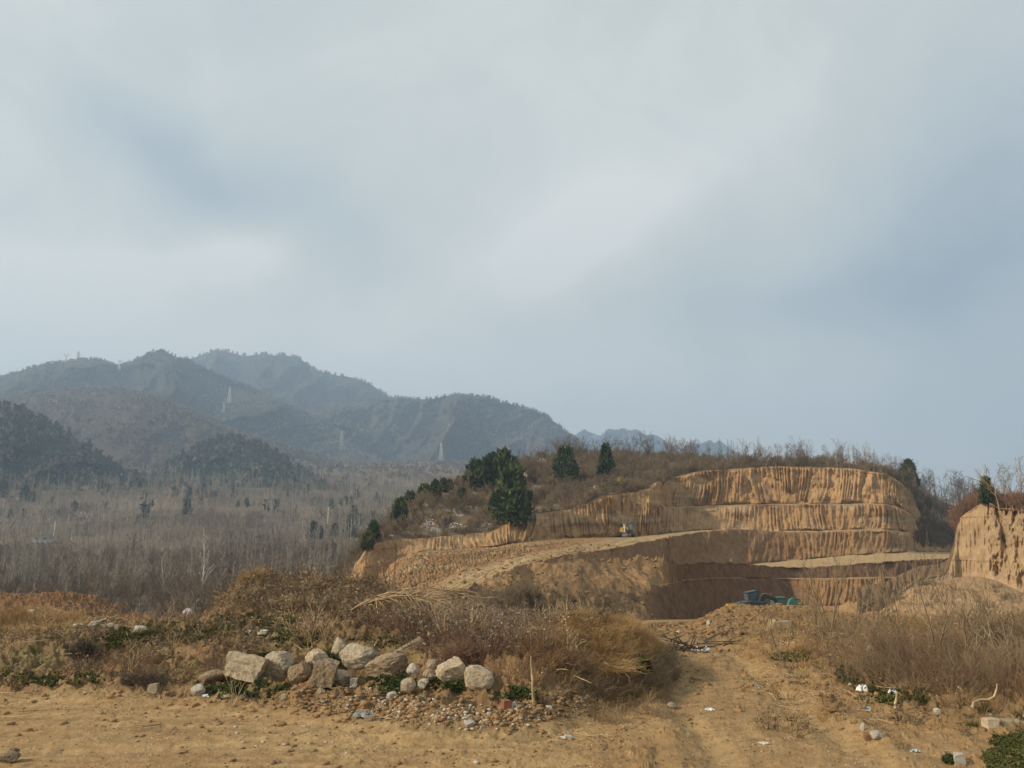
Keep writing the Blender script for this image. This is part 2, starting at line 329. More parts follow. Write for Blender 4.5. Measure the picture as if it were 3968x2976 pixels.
R4 = [(1270, 2455, 46), (1500, 2425, 50), (1650, 2392, 55), (1760, 2346, 58), (1900, 2248, 69), (2060, 2186, 78), (2120, 2174, 78), (2250, 2164, 80), (2330, 2170, 82), (2420, 2176, 83), (2480, 2165, 84), (2570, 2168, 85), (2640, 2188, 87), (2760, 2180, 101), (2900, 2188, 118), (3000, 2198, 128), (3130, 2203, 138), (3300, 2190, 144), (3430, 2180, 150), (3520, 2174, 156), (3600, 2170, 162), (3770, 2162, 172)]
T4a = [(1270, 2480, 43), (1760, 2390, 54), (1900, 2310, 62), (2060, 2270, 74), (2250, 2250, 75.5), (2420, 2255, 78.5), (2520, 2262, 80), (2590, 2262, 83), (2640, 2250, 86), (2760, 2240, 99), (2900, 2240, 116), (3000, 2242, 125), (3130, 2240, 133), (3300, 2238, 139), (3430, 2236, 145), (3600, 2236, 156), (3770, 2236, 165)]
R5 = [(1270, 2480.5, 42.85), (1760, 2390.5, 53.85), (1900, 2310.5, 61.85), (2060, 2270.5, 73.85), (2250, 2250.5, 75.35), (2420, 2255.5, 78.35), (2520, 2262.5, 79.85), (2590, 2262.5, 82.85), (2640, 2250.5, 85.85), (2760, 2240.5, 98.85), (2900, 2240.5, 115.85), (3000, 2242.5, 124.85), (3060, 2243, 127), (3130, 2243, 124), (3250, 2243, 122), (3330, 2242, 120), (3430, 2240, 124), (3600, 2240, 130), (3770, 2240, 140)]
T4 = [(1270, 2500, 36), (1760, 2472, 42), (2060, 2462, 62), (2250, 2452, 66), (2420, 2432, 70), (2500, 2418, 72), (2560, 2410, 75), (2640, 2405, 80), (2760, 2395, 93), (2900, 2385, 110), (3000, 2370, 117), (3130, 2350, 119), (3250, 2345, 118), (3330, 2345, 117), (3430, 2345, 120), (3600, 2345, 125), (3770, 2345, 135)]
F9 = [(1270, ('z', -9), 30), (2400, ('z', -8), 36), (3770, ('z', -10.5), 40)]
QL = [R1, T1, R2, T2, B3, R3, T3, R4, T4a, R5, T4, F9]
QR = [60, 6, 54, 60, 24, 34, 10, 30, 4, 46, 64]
PX, D, Z, bd, t = lofted(qc, QL, QR, 3)
X, _, _ = P(PX, D, Z)
s = np.zeros_like(D); r0 = 0
sref = arc(PX, D, 0)                         # one arc length for the whole face keeps grooves running on
s = np.broadcast_to(sref, D.shape)
n1 = fbm(s / 9., Z / 9., 3, 3); n2 = fbm(s / 1.5, Z / 3., 4, 4)
# bucket-tooth grooves: slanting in patches, uneven spacing and depth; left of px 2560 one tall face, right of it two
cx_ = PX; left = 1 - ramp01(cx_, 2545, 2570)
tL = np.where(bd == 0, t * .48, np.where(bd == 1, .48 + .04 * t, np.where(bd == 2, .52 + .48 * t, t)))
isL = (left > .5) & (bd <= 2); tu = np.where(isL, tL, t); bb = np.where(isL, 0, bd)
patch = noise(s / 14., Z / 11. + bb * 3.7, 8); lean = np.sign(patch) * np.minimum(1, np.abs(patch) * 3)
ph = s / 1.0 + 2.6 * noise(s / 9., bb * 5.3 + Z / 40., 14) + 1.1 * noise(s / 4., Z / 24. + bb * 5, 12) + .2 * noise(s / 1.7, Z / 4., 13) + lean * .9 * tu ** 2
fr = ph - np.floor(ph); cell = _h(np.floor(ph), bb.astype(int), 5)
groove = np.where(fr < .35, fr / .35, (1 - fr) / .65) ** .8 * (.35 + 1.1 * cell)
amt = np.clip(.8 + .7 * noise(s / 7., Z / 5. + bb * 9, 21) + .4 * noise(s / 2., Z / 2.5, 22), .2, 1.35)
edge = np.minimum(1, np.minimum(tu, 1 - tu) / .08)
g_amp = np.where(isL, 1.15, 0) + np.where((bd == 0) & ~isL, 1.15, 0) + np.where((bd == 2) & ~isL, 1.05, 0) + np.where(bd == 5, .3 + .6 * ramp01(cx_, 3080, 3140), 0) + np.where(bd == 7, .2 * ramp01(cx_, 2560, 2640), 0) + np.where(bd == 9, (.2 + .5 * ramp01(cx_, 3050, 3140)) * ramp01(cx_, 2560, 2640), 0)
g_amp = g_amp * np.where(bd <= 2, .25 + .75 * ramp01(cx_, 1560, 1680), 1)
scr = ramp01(noise(s / 9., Z / 6. + 40 + bb * 7, 31), .18, .42) * .95
lowfade = np.where(isL | np.isin(bd, [0, 2]), np.minimum(1, (1 - tu) / .12), 1) * np.minimum(1, tu / .04)
d = -groove * g_amp * amt * (1 - scr * .9) * lowfade
onspur = (bd >= 7) * (1 - ramp01(cx_, 2560, 2640))
wall = (np.isin(bd, [0, 2, 5, 7, 9]) | isL) * (1 - onspur)
d = d + wall * edge * (n1 * 1.5 + n2 * .45 + fbm(s / .45, Z / 2.2, 4, 44, .65) * .3 + fbm(s / 1.2, Z / 1.2, 3, 47) * .25)
fan = ramp01(tu, .70, 1.) * (np.isin(bd, [0, 2, 5]) | isL) * np.clip(fbm(s / 5., s * 0 + bb * 3.3, 3, 46) * 1.2 + .2, 0, 1)
d = d - fan * 2.8 * np.where(isL & (bd < 2), 0, 1)
rub = np.where(np.isin(bd, [3]), 1 - ramp01(cx_, 2150, 2420), 0)
clod = ridged(X / 1.6, (D + Z) / 1.6, 4, 61, .6)
dz = rub * (clod - .45) * .9 * np.sin(np.pi * np.clip(t, 0, 1)) ** .5
rutm = (bd == 4) * np.sin(np.pi * t) ** .5
dz = dz + rutm * (.30 * fbm(s / 14, t * 9 + .6 * noise(s / 12, t * 2, 65), 3, 66) + .12 * fbm(X / 4, D / 4, 3, 67)) + np.isin(bd, [1, 3, 4, 6, 8]) * ~isL * fbm(X / 1.4, D / 1.4, 3, 68) * .09 * np.minimum(1, np.minimum(t, 1 - t) / .2)
edgeN = fbm(sref / 3.5, sref * 0 + 3, 5, 77, .45)
bump_line = np.zeros_like(D)
for b_, w_ in ((2, .22), (5, .28), (7, .30)):
    for bsel, tt2 in ((b_, t), (b_ - 1, 1 - t)):
        bump_line += np.where((bd == bsel) & ~isL, np.clip(1 - tt2 / .12, 0, 1), 0) * w_
dz = dz + bump_line * (edgeN * 1.3 + .3) * (1 + 1.2 * (np.isin(bd, [6, 7]) * (1 - ramp01(cx_, 2560, 2640))))
lump = ramp01(cx_, 1560, 1440) * (bd <= 2) * .8
d = d + lump * (ridged(X / 9., Z / 6., 4, 88) - .45) * -2.6 * edge
tt_ = np.where(bd == 7, t * .42, np.where(bd == 8, .42 + .06 * t, .48 + .52 * t)); tap_ = np.sin(np.pi * np.clip(tt_, 0, 1)) ** .7
d = d - onspur * tap_ * (1.9 * (ridged(X / 12., Z / 14., 3, 88) - .5))
dz = dz + onspur * np.minimum(1, tt_ / .1) * (fbm(X / 5., D / 5., 4, 90) * .7 + fbm(X / .9, D / .9, 4, 91, .6) * .22)
# pillar left standing in the pit and rubble cone on the ramp
# earth mound beside the ramp and broken pillars in the pit
def cone(px0, D0, w, h, sel):
    global dz
    x0 = (px0 - CX) / FPX * D0; r = np.hypot(X - x0, (D - D0) * .8) / w
    dz = dz + np.where(sel, h * np.clip(1 - r, 0, 1) ** 1.1 * (1 + .35 * ridged(X / 1.1, D / 1.1, 3, 99)), 0)
cone(2125, 99, 2.0, 1.7, bd == 3); cone(2010, 96, 1.6, .7, bd == 3); cone(3375, 110, 3.4, 4.6, bd == 10); cone(3250, 112, 2., 1.2, bd == 10)
Zc = Z + dz
X2, Y2, Z2 = radial(X, D, Zc, d)
road = np.where(bd == 4, .95 * np.sin(np.pi * t) ** .35, 0) * ramp01(cx_, 1650, 1800) + np.where(bd == 6, .9, 0) * ramp01(cx_, 2640, 2900) + np.isin(bd, [1, 8]) * .4 + (bd == 3) * .6 * ramp01(cx_, 2250, 2450)
strat = ramp01(fbm(X / 40, Z2 / 3.2, 3, 101), .05, .5)
red = np.where(np.isin(bd, [2]), .6 * strat, 0) + (bd <= 2) * .5 * ramp01(fbm(s / 7., Z2 / 4., 4, 102), .22, .5) + np.where((bd == 5), .6 - .35 * ramp01(cx_, 3080, 3200), 0) + np.isin(bd, [7]) * (.15 + .8 * ramp01(cx_, 2540, 2640)) + (bd == 9) * (.2 + .75 * ramp01(cx_, 2480, 2560) - .55 * ramp01(cx_, 3060, 3150)) + np.where(bd == 3, .25, 0) + (bd == 0) * .15 * strat  # red soil layers and patches, plus shade painted onto walls turned from the sun
veg = np.where(bd >= 7, 1 - ramp01(cx_, 2540, 2600), 0) * (.25 + .5 * ramp01(fbm(X / 6, Z2 / 4, 4, 111), -.05, .4) + .3 * (bd == 9)) + np.where(bd <= 2, ramp01(cx_, 3540, 3610), 0) * .95 + np.where((bd <= 2), ramp01(fbm(X / 8, Z2 / 5, 3, 112), .1, .3) * ramp01(cx_, 1500, 1560) * (1 - ramp01(cx_, 1620, 1660)), 0) * .7
pale = (bd == 3) * ramp01(fbm(X / 5, Z2 / 2 + D / 5, 3, 121), .15, .45) * (1 - ramp01(cx_, 2000, 2200)) * .6 + np.isin(bd, [0, 2]) * ramp01(fbm(X / 12, Z2 / 2.5, 3, 122), .1, .5) * .45
QV = np.stack([X2, Y2, Z2], -1)
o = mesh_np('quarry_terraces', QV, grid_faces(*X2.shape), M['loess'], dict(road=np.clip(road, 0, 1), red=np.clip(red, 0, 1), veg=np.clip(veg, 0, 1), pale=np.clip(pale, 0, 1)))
tag(o, kind='structure')
# --- hillside behind the quarry rim
hc = np.arange(1230, 4400, 8.)
R1h = [(1230, 2400, 110)] + R1 + [(4400, 2075, 260)]
CR = [(1230, 2420, 125.0), (1290, 2330, 130.0), (1380, 2150, 137.0), (1450, 2080, 143.0), (1530, 2010, 150.0), (1650, 1925, 160.0), (1750, 1885, 174.0), (1900, 1850, 192.0), (2000, 1800, 215.0), (2150, 1772, 230), (2300, 1766, 240), (2500, 1768, 250), (2700, 1785, 250), (3000, 1797, 250), (3300, 1806, 245), (3430, 1824, 242), (3520, 1862, 245), (3600, 1925, 255), (3770, 1985, 270), (4400, 2000, 290)]
CB = [(p, ('z', float(zpy(y, dd)) - 22), dd + 70) for p, y, dd in CR]
def zoff(L, a, b): return [(p, ('z', float(zpy(y, dd)) + a), dd + b) for p, y, dd in L]
HPX, HD, HZ, hb, ht = lofted(hc, [CB, CR, R1h, zoff(R1h, -2.5, .6)], [8, 60, 3], 2)
HX, _, _ = P(HPX, HD, HZ)
HZ = HZ + np.where(hb == 1, np.sin(np.pi * ht) ** .6, 0) * fbm(HX / 14, HD / 14, 4, 131) * 2.0
hp = ramp01(fbm(HX / 7, HD / 7, 4, 133), .42, .55) * (hb == 1) * .7
HSV = np.stack([HX, HD, HZ], -1)
o = mesh_np('hillside', HSV, grid_faces(*HX.shape), M['hillside'], dict(pale=hp), smooth=True); tag(o, kind='structure')
# --- cliff on the right
rc = np.r_[np.arange(3320, 4020, 2.2), np.arange(4020, 4700, 10.)]
C1 = [(3320, 2415, 58), (3430, 2358, 72), (3500, 2292, 85), (3560, 2250, 95), (3650, 2232, 104), (3675, 2205, 109), (3695, 2135, 113), (3706, 2060, 115), (3716, 2012, 116), (3740, 1990, 115), (3790, 1957, 113), (3830, 1945, 111), (3870, 1968, 109), (3968, 1976, 104), (4700, 1930, 84)]
C2 = [(3320, 2425, 56), (3430, 2370, 70), (3560, 2262, 93), (3650, 2250, 101), (3690, 2240, 105), (3716, 2235, 108), (3800, 2235, 105), (3860, 2250, 101), (3968, 2300, 94), (4700, 2350, 74)]
C3 = [(3320, 2450, 40), (3500, 2450, 44), (3800, 2455, 46), (4700, 2450, 40)]
C0 = zoff(C1, .3, 30)
CPX, CD, CZ, cb, ct = lofted(rc, [C0, C1, C2, C3, [(3320, ('z', -6.5), 30), (4700, ('z', -4), 30)]], [6, 130, 60, 6], 2)
CXx, _, _ = P(CPX, CD, CZ); cs = np.broadcast_to(arc(CPX, CD, 6), CD.shape)
lefty = 1 - ramp01(CPX, 3800, 3870)
ph = cs / .62 + .6 * noise(cs / 3, CZ / 5, 141); fr = ph - np.floor(ph)
gr = np.abs(np.sin(ph * np.pi)) * .42 * lefty * (.4 + .6 * (np.sin(CZ * 1.1) > -.6))
big = ridged(cs / 6, CZ / 8, 5, 143) * 3.4 + fbm(cs / 1.5, CZ / 2, 4, 144) * 1.3 + ridged(cs / 1.6, CZ / 5, 3, 149) * .8
dcl = (cb == 1) * np.minimum(1, np.minimum(ct / .04, (1 - ct) / .1)) * (gr + (1 - .75 * lefty) * (big - 1.4)) + (cb == 2) * np.sin(np.pi * ct) * fbm(CXx / 3, CZ / 3, 4, 145) * .8
CZ = CZ + np.where(cb == 2, np.sin(np.pi * ct), 0) * ridged(CXx / 4, CD / 4, 4, 146) * .9 + np.where((cb == 0) & (ct > 0), .5 * fbm(CXx / 3, CD / 3, 3, 147), 0)
cX, cY, cZ = radial(CXx, CD, CZ, dcl)
cveg = (cb == 1) * ramp01(fbm(CXx / 5, CZ / 9, 4, 151), .05, .3) * ramp01(CPX, 3800, 3900) * .45 + (cb == 0) * .8 + (cb == 2) * .05
CLV = np.stack([cX, cY, cZ], -1)
z0 = 0 * cX
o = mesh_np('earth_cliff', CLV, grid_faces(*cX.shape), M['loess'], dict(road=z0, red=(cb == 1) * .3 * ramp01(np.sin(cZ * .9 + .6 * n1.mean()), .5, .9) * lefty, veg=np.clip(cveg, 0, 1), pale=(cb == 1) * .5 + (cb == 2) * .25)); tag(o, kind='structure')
# --- near ground: one sheet from the camera's feet to the pit
fc = np.r_[np.arange(-1600, -40, 16.), np.arange(-40, 4010, 3.0), np.arange(4010, 5600, 16.)]
G1 = [(-1600, ('z', 0), 5.4), (5600, ('z', 0), 5.4)]
G0 = [(-1600, ('z', 0), 1.0), (5600, ('z', 0), 1.0)]
G2 = [(-1600, ('z', 0), 9.4), (0, ('z', 0), 8.9), (400, ('z', 0), 8.8), (800, ('z', 0), 8.5), (1200, ('z', 0), 7.9), (1700, ('z', 0), 7.15), (1950, ('z', 0), 7.2), (2150, ('z', 0), 7.6), (2450, ('z', 0), 8.6), (2600, ('z', 0), 9.6), (2800, ('z', 0), 10.6), (3000, ('z', 0), 11), (3100, ('z', 0), 10.9), (3250, ('z', 0), 9.3), (3500, ('z', 0), 8.1), (3700, ('z', 0), 7.6), (3968, ('z', 0), 7.2), (5600, ('z', 0), 6.5)]
G3 = [(-1600, 2520, 11), (-100, 2560, 10.6), (0, 2550, 10.4), (120, 2500, 10.6), (250, 2478, 10.8), (400, 2500, 10.8), (560, 2530, 10.6), (800, 2510, 10.4), (1000, 2485, 10.4), (1400, 2465, 10.2), (1600, 2480, 9.8), (1750, 2505, 9.3), (1950, 2540, 8.9), (2060, 2500, 9.0), (2150, 2468, 9.3), (2260, 2445, 9.6), (2360, 2440, 9.8), (2440, 2452, 10), (2500, 2520, 10.2), (2560, 2590, 10.3), (2650, 2570, 11), (2900, 2530, 12.5), (3080, 2500, 13), (3160, 2530, 12), (3250, 2545, 11.0), (3400, 2570, 10.1), (3700, 2560, 9.6), (3968, 2545, 9.5), (5600, 2500, 9)]
G4 = [(-1600, 2440, 13.5), (0, 2445, 13.5), (150, 2425, 13.5), (300, 2432, 13.8), (500, 2440, 13.8), (700, 2440, 13.3), (850, 2400, 13.3), (1000, 2345, 13.8), (1400, 2335, 13.8), (1600, 2380, 13), (1700, 2412, 12.5), (2000, 2452, 12), (2200, 2462, 12.4), (2400, 2455, 13), (2480, 2455, 13.6), (2560, 2482, 14), (2650, 2480, 14.5), (2900, 2475, 16), (3100, 2440, 16.5), (3300, 2450, 15), (3500, 2450, 14), (3968, 2430, 13.5), (5600, 2400, 13)]
G5 = [(-1600, 2300, 20), (-200, 2285, 20), (0, 2292, 20), (100, 2300, 20), (200, 2284, 20), (350, 2312, 20), (500, 2368, 20), (620, 2398, 19.5), (700, 2392, 19), (780, 2395, 18.5), (840, 2345, 17.5), (900, 2290, 17.2), (970, 2268, 17), (1100, 2250, 17), (1300, 2262, 17), (1500, 2302, 16.5), (1650, 2360, 16), (1800, 2410, 15.5), (2000, 2432, 15), (2200, 2445, 15), (2400, 2440, 16), (2500, 2434, 18), (2600, 2440, 20), (2680, 2415, 23), (2740, 2385, 24.5), (2800, 2355, 25), (2860, 2345, 26), (2900, 2348, 26), (3000, 2345, 27), (3120, 2350, 27), (3200, 2368, 26), (3350, 2395, 24), (3600, 2410, 22), (3968, 2405, 20), (5600, 2380, 20)]
G6 = [(-1600, ('z', -2.0), 30), (1800, ('z', -2.0), 30), (2400, ('z', -2.0), 30), (2520, 2418, 30), (2650, 2418, 31), (2750, ('z', -2.4), 33), (5600, ('z', -2.2), 32)]
G7 = [(-1600, ('z', -8), 60), (1800, ('z', -7), 60), (2300, ('z', -6), 58), (2500, 2406, 60), (2700, 2404, 62), (3000, ('z', -6), 62), (5600, ('z', -6), 60)]
G8 = [(-1600, ('z', -12), 80), (1800, ('z', -11), 80), (2500, 2401, 78), (2700, 2400, 80), (5600, ('z', -8.2), 90)]
GPX, GD, GZ, gb, gt = lofted(fc, [G8, G7, G6, G5, G4, G3, G2, G1, G0], [8, 24, 30, 60, 70, 90, 110, 8], 8)
GX, _, _ = P(GPX, GD, GZ)
bank = np.clip(np.where((gb >= 2) & (gb <= 5), 1, 0) * np.where(gb == 5, 1 - ramp01(gt, .6, 1), 1), 0, 1)
onroad = ramp01(GPX, 2470, 2600) * (1 - ramp01(GPX, 3060, 3200)) * np.isin(gb, [3, 4, 5]) 
onroad = onroad * np.where(gb == 3, .6, 1)
bank = bank * (1 - .85 * onroad)
rk = 1 - bank
cl1 = ridged(GX / .55, GD / .55, 4, 201, .55); cl2 = fbm(GX / .16, GD / .16, 4, 202, .6); cl3 = fbm(GX / 1.6, GD / 1.6, 3, 203)
# wheel ruts
rutl = fbm(GX / 3.2 + GD * .2, GD / .16 + GX * .18, 3, 211)          # left yard: streaks running across
road_axis = (GPX - 2760) / FPX * GD
rutr = fbm(road_axis / .28 + .8 * noise(GX / 1.5, GD / 1.5, 215), GD / 1.6, 4, 212) * .8
lw = 1 - ramp01(GPX, 1700, 2500)
GZ2 = GZ + bank * (np.clip(cl1 - .5, -.6, .6) * .10 + (ridged(GX / .23, GD / .23, 3, 207) - .5) * .085 + cl2 * .05 + fbm(GX / .07, GD / .07, 3, 208) * .02 + cl3 * .12) \
     + rk * (gb >= 3) * ((lw * rutl * .010 + (1 - lw) * rutr * .022) + cl2 * .010 + cl3 * .02)
rubm = ramp01(GPX, 1050, 1500) * (1 - ramp01(GPX, 2300, 2600))
GZ2 += ((gb == 6) & (gt < .35)) * rubm * np.abs(cl2) * .02
xc = np.interp(GD, [4, 5, 6, 7, 8.5, 10, 12, 15, 20, 30, 60], [3500, 3290, 3170, 3040, 2890, 2770, 2690, 2620, 2570, 2540, 2520]); xw = (GPX - xc) / FPX * GD
trk = np.exp(-(xw / .95) ** 4) * (gb >= 3); whl = np.exp(-((np.abs(xw + .06 * noise(GD / 1.5, GD * 0, 231)) - .62) / .17) ** 2) * (gb >= 3)
GZ2 += -whl * .045 * (.7 + .6 * noise(GX * 2, GD / .8, 232)) + np.exp(-((np.abs(xw) - .95) / .14) ** 2) * (gb >= 3) * .035
sw = np.exp(-((GD - (6.4 + .12 * (GX + 2) ** 1)) / .12) ** 2) + np.exp(-((GD - (7.3 + .10 * (GX + 2))) / .12) ** 2) + np.exp(-((GD - (5.6 - .05 * GX)) / .1) ** 2); sw = sw * (GPX < 2300) * (gb >= 6)
GZ2 -= sw * .026
rgt = (1 - .85 * trk) * (.12 + .75 * ramp01(GPX, 2000, 2700)) * ((gb >= 4)) 
GZ2 += rgt * np.clip(fbm(GX / .3, GD / .3, 5, 214, .7) - .08, 0, 1) * .11
GV = np.stack([GX, GD, GZ2], -1)
redm = np.clip((1 - ramp01(GPX, 560, 900)) * np.isin(gb, [2, 3]) * np.where(gb == 3, 1 - ramp01(gt, .5, .95), 1) * .95, 0, 1)
redm = np.clip(redm + bank * .45 * ramp01(fbm(GX / 1.3, GD / 1.3, 3, 221), 0, .4), 0, 1)
roadm = rk * (gb >= 3) * (.35 + .6 * ramp01(fbm(GX / 2.2 + GD * .15, GD / .8, 4, 222), -.25, .35)) * (1 - .75 * ramp01(GPX, 1900, 2600)); roadm = np.clip(roadm * (.55 + 1.1 * ramp01(rutl, -.3, .3)) + .75 * trk * (.4 + .6 * whl) + .55 * sw, 0, 1)
vegm = bank * (1 - redm) * (.62 + .36 * ramp01(fbm(GX / .9, GD / .9, 4, 223), -.2, .25))
greenm = bank * ramp01(fbm(GX / 1.1, GD / .8, 4, 224), .12, .35) * (GPX < 2200) * np.isin(gb, [3, 4, 5]) * .35 * (1 - redm * .8)
M_ = M['ground']
o = mesh_np('ground', GV, grid_faces(*GX.shape), M_, dict(road=roadm, red=redm, veg=vegm, green=greenm)); tag(o, kind='structure')
gpx, gpy = proj(GV[..., 0], GV[..., 1], GV[..., 2])
gpx = gpx; FC = fc
def on_ground(px, py, lo=2):
    """point of the near ground seen at photo pixel (px, py), searched from the camera outwards"""
    c = int(np.clip(np.searchsorted(FC, px), 0, len(FC) - 1))
    col = gpy[:, c]; n = len(col)
    for r in range(n - 1, 0, -1):
        if col[r] >= py >= col[r - 1]: 
            f = (col[r] - py) / max(1e-6, col[r] - col[r - 1]); return GV[r, c] * (1 - f) + GV[r - 1, c] * f
    return GV[int(np.argmin(np.abs(col - py))), c]
def base_sheet():
    a = 3800; V = [(-a, -400, -40), (a, -400, -40), (a, 4700, -40), (-a, 4700, -40)]
    o = mesh_np('lowland', V, [(0, 1, 2, 3)], M['valley']); tag(o, kind='structure')
base_sheet()
#@@HAZE
def haze():
    x, y0, y1, z0, z1 = 3900, -450, 4800, -41.5, 720
    V = [(-x, y0, z0), (x, y0, z0), (x, y1, z0), (-x, y1, z0), (-x, y0, z1), (x, y0, z1), (x, y1, z1), (-x, y1, z1)]
    F = [(0, 3, 2, 1), (4, 5, 6, 7), (0, 1, 5, 4), (1, 2, 6, 5), (2, 3, 7, 6), (3, 0, 4, 7)]
    m = bpy.data.materials.new('haze'); m.use_nodes = True; m.node_tree.nodes.remove(m.node_tree.nodes['Principled BSDF'])
    v = m.node_tree.nodes.new('ShaderNodeVolumePrincipled'); v.inputs['Density'].default_value = .00033
    v.inputs['Color'].default_value = (.57, .75, .98, 1); v.inputs['Anisotropy'].default_value = .2
    m.node_tree.links.new(v.outputs[0], m.node_tree.nodes['Material Output'].inputs['Volume'])
    tag(mesh_np('haze', V, F, m), 'pale blue haze over the valley and mountains', 'haze', kind='stuff')
haze()
#@@REST
# ------------------------------------------------------------------ vegetation templates
class Surf:
    def __init__(s, cols, V): s.c = cols; s.V = V; _, s.py = proj(V[..., 0], np.maximum(V[..., 1], .1), V[..., 2])
    def at(s, px, py):
        c = int(np.clip(np.searchsorted(s.c, px), 0, len(s.c) - 1)); col = s.py[:, c]
        for r in range(len(col) - 1, 0, -1):
            if col[r] >= py >= col[r - 1]:
                f = (col[r] - py) / max(1e-6, col[r] - col[r - 1]); return s.V[r, c] * (1 - f) + s.V[r - 1, c] * f
        return s.V[int(np.argmin(np.abs(col - py))), c].copy()
    def scatter(s, n, rng, sel, dens=None):
        """n random surface points with sel(px, py, D) true, evenly per ground area"""
        V = s.V; a = np.linalg.norm(np.cross((V[1:, :-1] - V[:-1, :-1])[..., :2], (V[:-1, 1:] - V[:-1, :-1])[..., :2])[..., None], axis=-1)
        PXg = np.broadcast_to(s.c, s.py.shape)[:-1, :-1]
        w = a * sel(PXg, s.py[:-1, :-1], V[:-1, :-1, 1])
        if dens is not None: w = w * dens(V[:-1, :-1, 0], V[:-1, :-1, 1], PXg, s.py[:-1, :-1])
        w = w.ravel(); cw = np.cumsum(w)
        if cw[-1] <= 0: return np.zeros((0, 3))
        k = np.searchsorted(cw, rng.random(n) * cw[-1]); k = np.minimum(k, len(w) - 1)
        r, c = np.divmod(k, V.shape[1] - 1); u = rng.random((n, 1)); v = rng.random((n, 1))
        return (V[r, c] * (1 - u) + V[r, c + 1] * u) * (1 - v) + (V[r + 1, c] * (1 - u) + V[r + 1, c + 1] * u) * v
SG, SVAL, SQ, SH, SCL = Surf(fc, GV), Surf(vc, np.stack([VX, VD, VZ], -1)), Surf(qc, QV), Surf(hc, HSV), Surf(rc, CLV)
def norm(a): return a / np.maximum(1e-9, np.linalg.norm(a, axis=-1, keepdims=True))
def prisms(P0, P1, R0, R1):
    P0, P1 = np.asarray(P0, float).reshape(-1, 3), np.asarray(P1, float).reshape(-1, 3); R0 = np.asarray(R0, float)[:, None]; R1 = np.asarray(R1, float)[:, None]
    d = norm(P1 - P0); ref = np.where(np.abs(d[:, 2:3]) > .9, np.array([[1., 0, 0]]), np.array([[0., 0, 1]]))
    a = norm(np.cross(d, ref)); b = np.cross(d, a); V = []
    for P_, R_ in ((P0, R0), (P1, R1)):
        for k in range(3):
            th = k * 2 * math.pi / 3; V.append(P_ + (a * math.cos(th) + b * math.sin(th)) * R_)
    V = np.stack(V, 1).reshape(-1, 3); n = len(P0); i = np.arange(n)[:, None] * 6
    F = np.concatenate([i + np.array([[k, (k + 1) % 3, 3 + (k + 1) % 3, 3 + k]]) for k in range(3)], 0)
    return V, F
class Seg:
    def __init__(s): s.a = []; s.b = []; s.ra = []; s.rb = []
    def add(s, p, q, r0, r1): s.a.append(p); s.b.append(q); s.ra.append(r0); s.rb.append(r1)
    def mesh(s): return prisms(np.array(s.a), np.array(s.b), s.ra, s.rb)
def grow(S_, rng, p, d, L, r, depth, nk, spread, up, nseg=3, wig=.15, shrink=.62, first=.35, rmin=.0):
    """one branch of nseg pieces that sheds nk side branches; recursive"""
    pts = [np.array(p, float)]; d = d / np.linalg.norm(d); dirs = [d]
    for i in range(nseg):
        d = d + rng.normal(0, wig, 3) + np.array([0, 0, up * .12]); d = d / np.linalg.norm(d)
        q = pts[-1] + d * L / nseg; t0, t1 = i / nseg, (i + 1) / nseg
        S_.add(pts[-1], q, max(rmin, r * (1 - .75 * t0)), max(rmin, r * (1 - .75 * t1))); pts.append(q); dirs.append(d)
    if depth <= 0: return
    for k in range(nk):
        t = first + (1 - first) * (k + rng.random()) / nk; t = min(.98, t); i = min(nseg - 1, int(t * nseg)); f = t * nseg - i
        bp = pts[i] * (1 - f) + pts[i + 1] * f; dd = dirs[i + 1]
        ax = rng.normal(0, 1, 3); ax -= dd * ax.dot(dd); ax /= np.linalg.norm(ax)
        nd = dd * math.cos(spread) + ax * math.sin(spread) + np.array([0, 0, up * .3])
        grow(S_, rng, bp, nd, L * shrink * (1.15 - .5 * t) * rng.uniform(.75, 1.2), r * (1 - .7 * t) * .6, depth - 1, max(2, nk - 1), spread, up, max(2, nseg - 1), wig, shrink, .2, rmin)
def T_spread(seed, h=6., depth=3, nk=5, r=.09, rmin=.02, spread=.75):
    rng = np.random.default_rng(seed); s_ = Seg(); grow(s_, rng, (0, 0, -.3), np.array([rng.normal(0, .06), rng.normal(0, .06), 1.]), h * .62, r, depth, nk, spread, .5, 4, .13, .68, .3, rmin); return s_
def T_poplar(seed, h=12., nb=22, r=.12, rmin=.025, sub=2):
    rng = np.random.default_rng(seed); s_ = Seg(); p = np.array([0, 0, -.3]); n = 6; pts = [p]
    for i in range(n):
        q = p + np.array([rng.normal(0, .08), rng.normal(0, .08), h / n]); s_.add(p, q, r * (1 - i / n * .85), r * (1 - (i + 1) / n * .85)); p = q; pts.append(q)
    for k in range(nb):
        t = .22 + .76 * (k + rng.random()) / nb; i = min(n - 1, int(t * n)); b = pts[i] + (pts[i + 1] - pts[i]) * (t * n - i)
        a = rng.random() * 6.283; L = h * .22 * (1.25 - t) * rng.uniform(.6, 1.2)
        grow(s_, rng, b, np.array([math.cos(a) * .45, math.sin(a) * .45, 1.]), L, r * (1 - t) * .4 + rmin * .5, 1 if sub else 0, sub, .45, .5, 2, .1, .55, .3, rmin)
    return s_
def T_shrub(seed, h=2., stems=7, depth=2, nk=4, r=.03, rmin=.008, lean=.45, spread=.6):
    rng = np.random.default_rng(seed); s_ = Seg()
    for k in range(stems):
        a = rng.random() * 6.283; l = rng.uniform(.3, 1.) * lean
        grow(s_, rng, (math.cos(a) * .02 * h * rng.random(), math.sin(a) * .02 * h * rng.random(), -.05 * h), np.array([math.cos(a) * l, math.sin(a) * l, 1.]), h * rng.uniform(.6, 1.), r, depth, nk, spread, .3, 3, .12, .5, .25, rmin)
    return s_
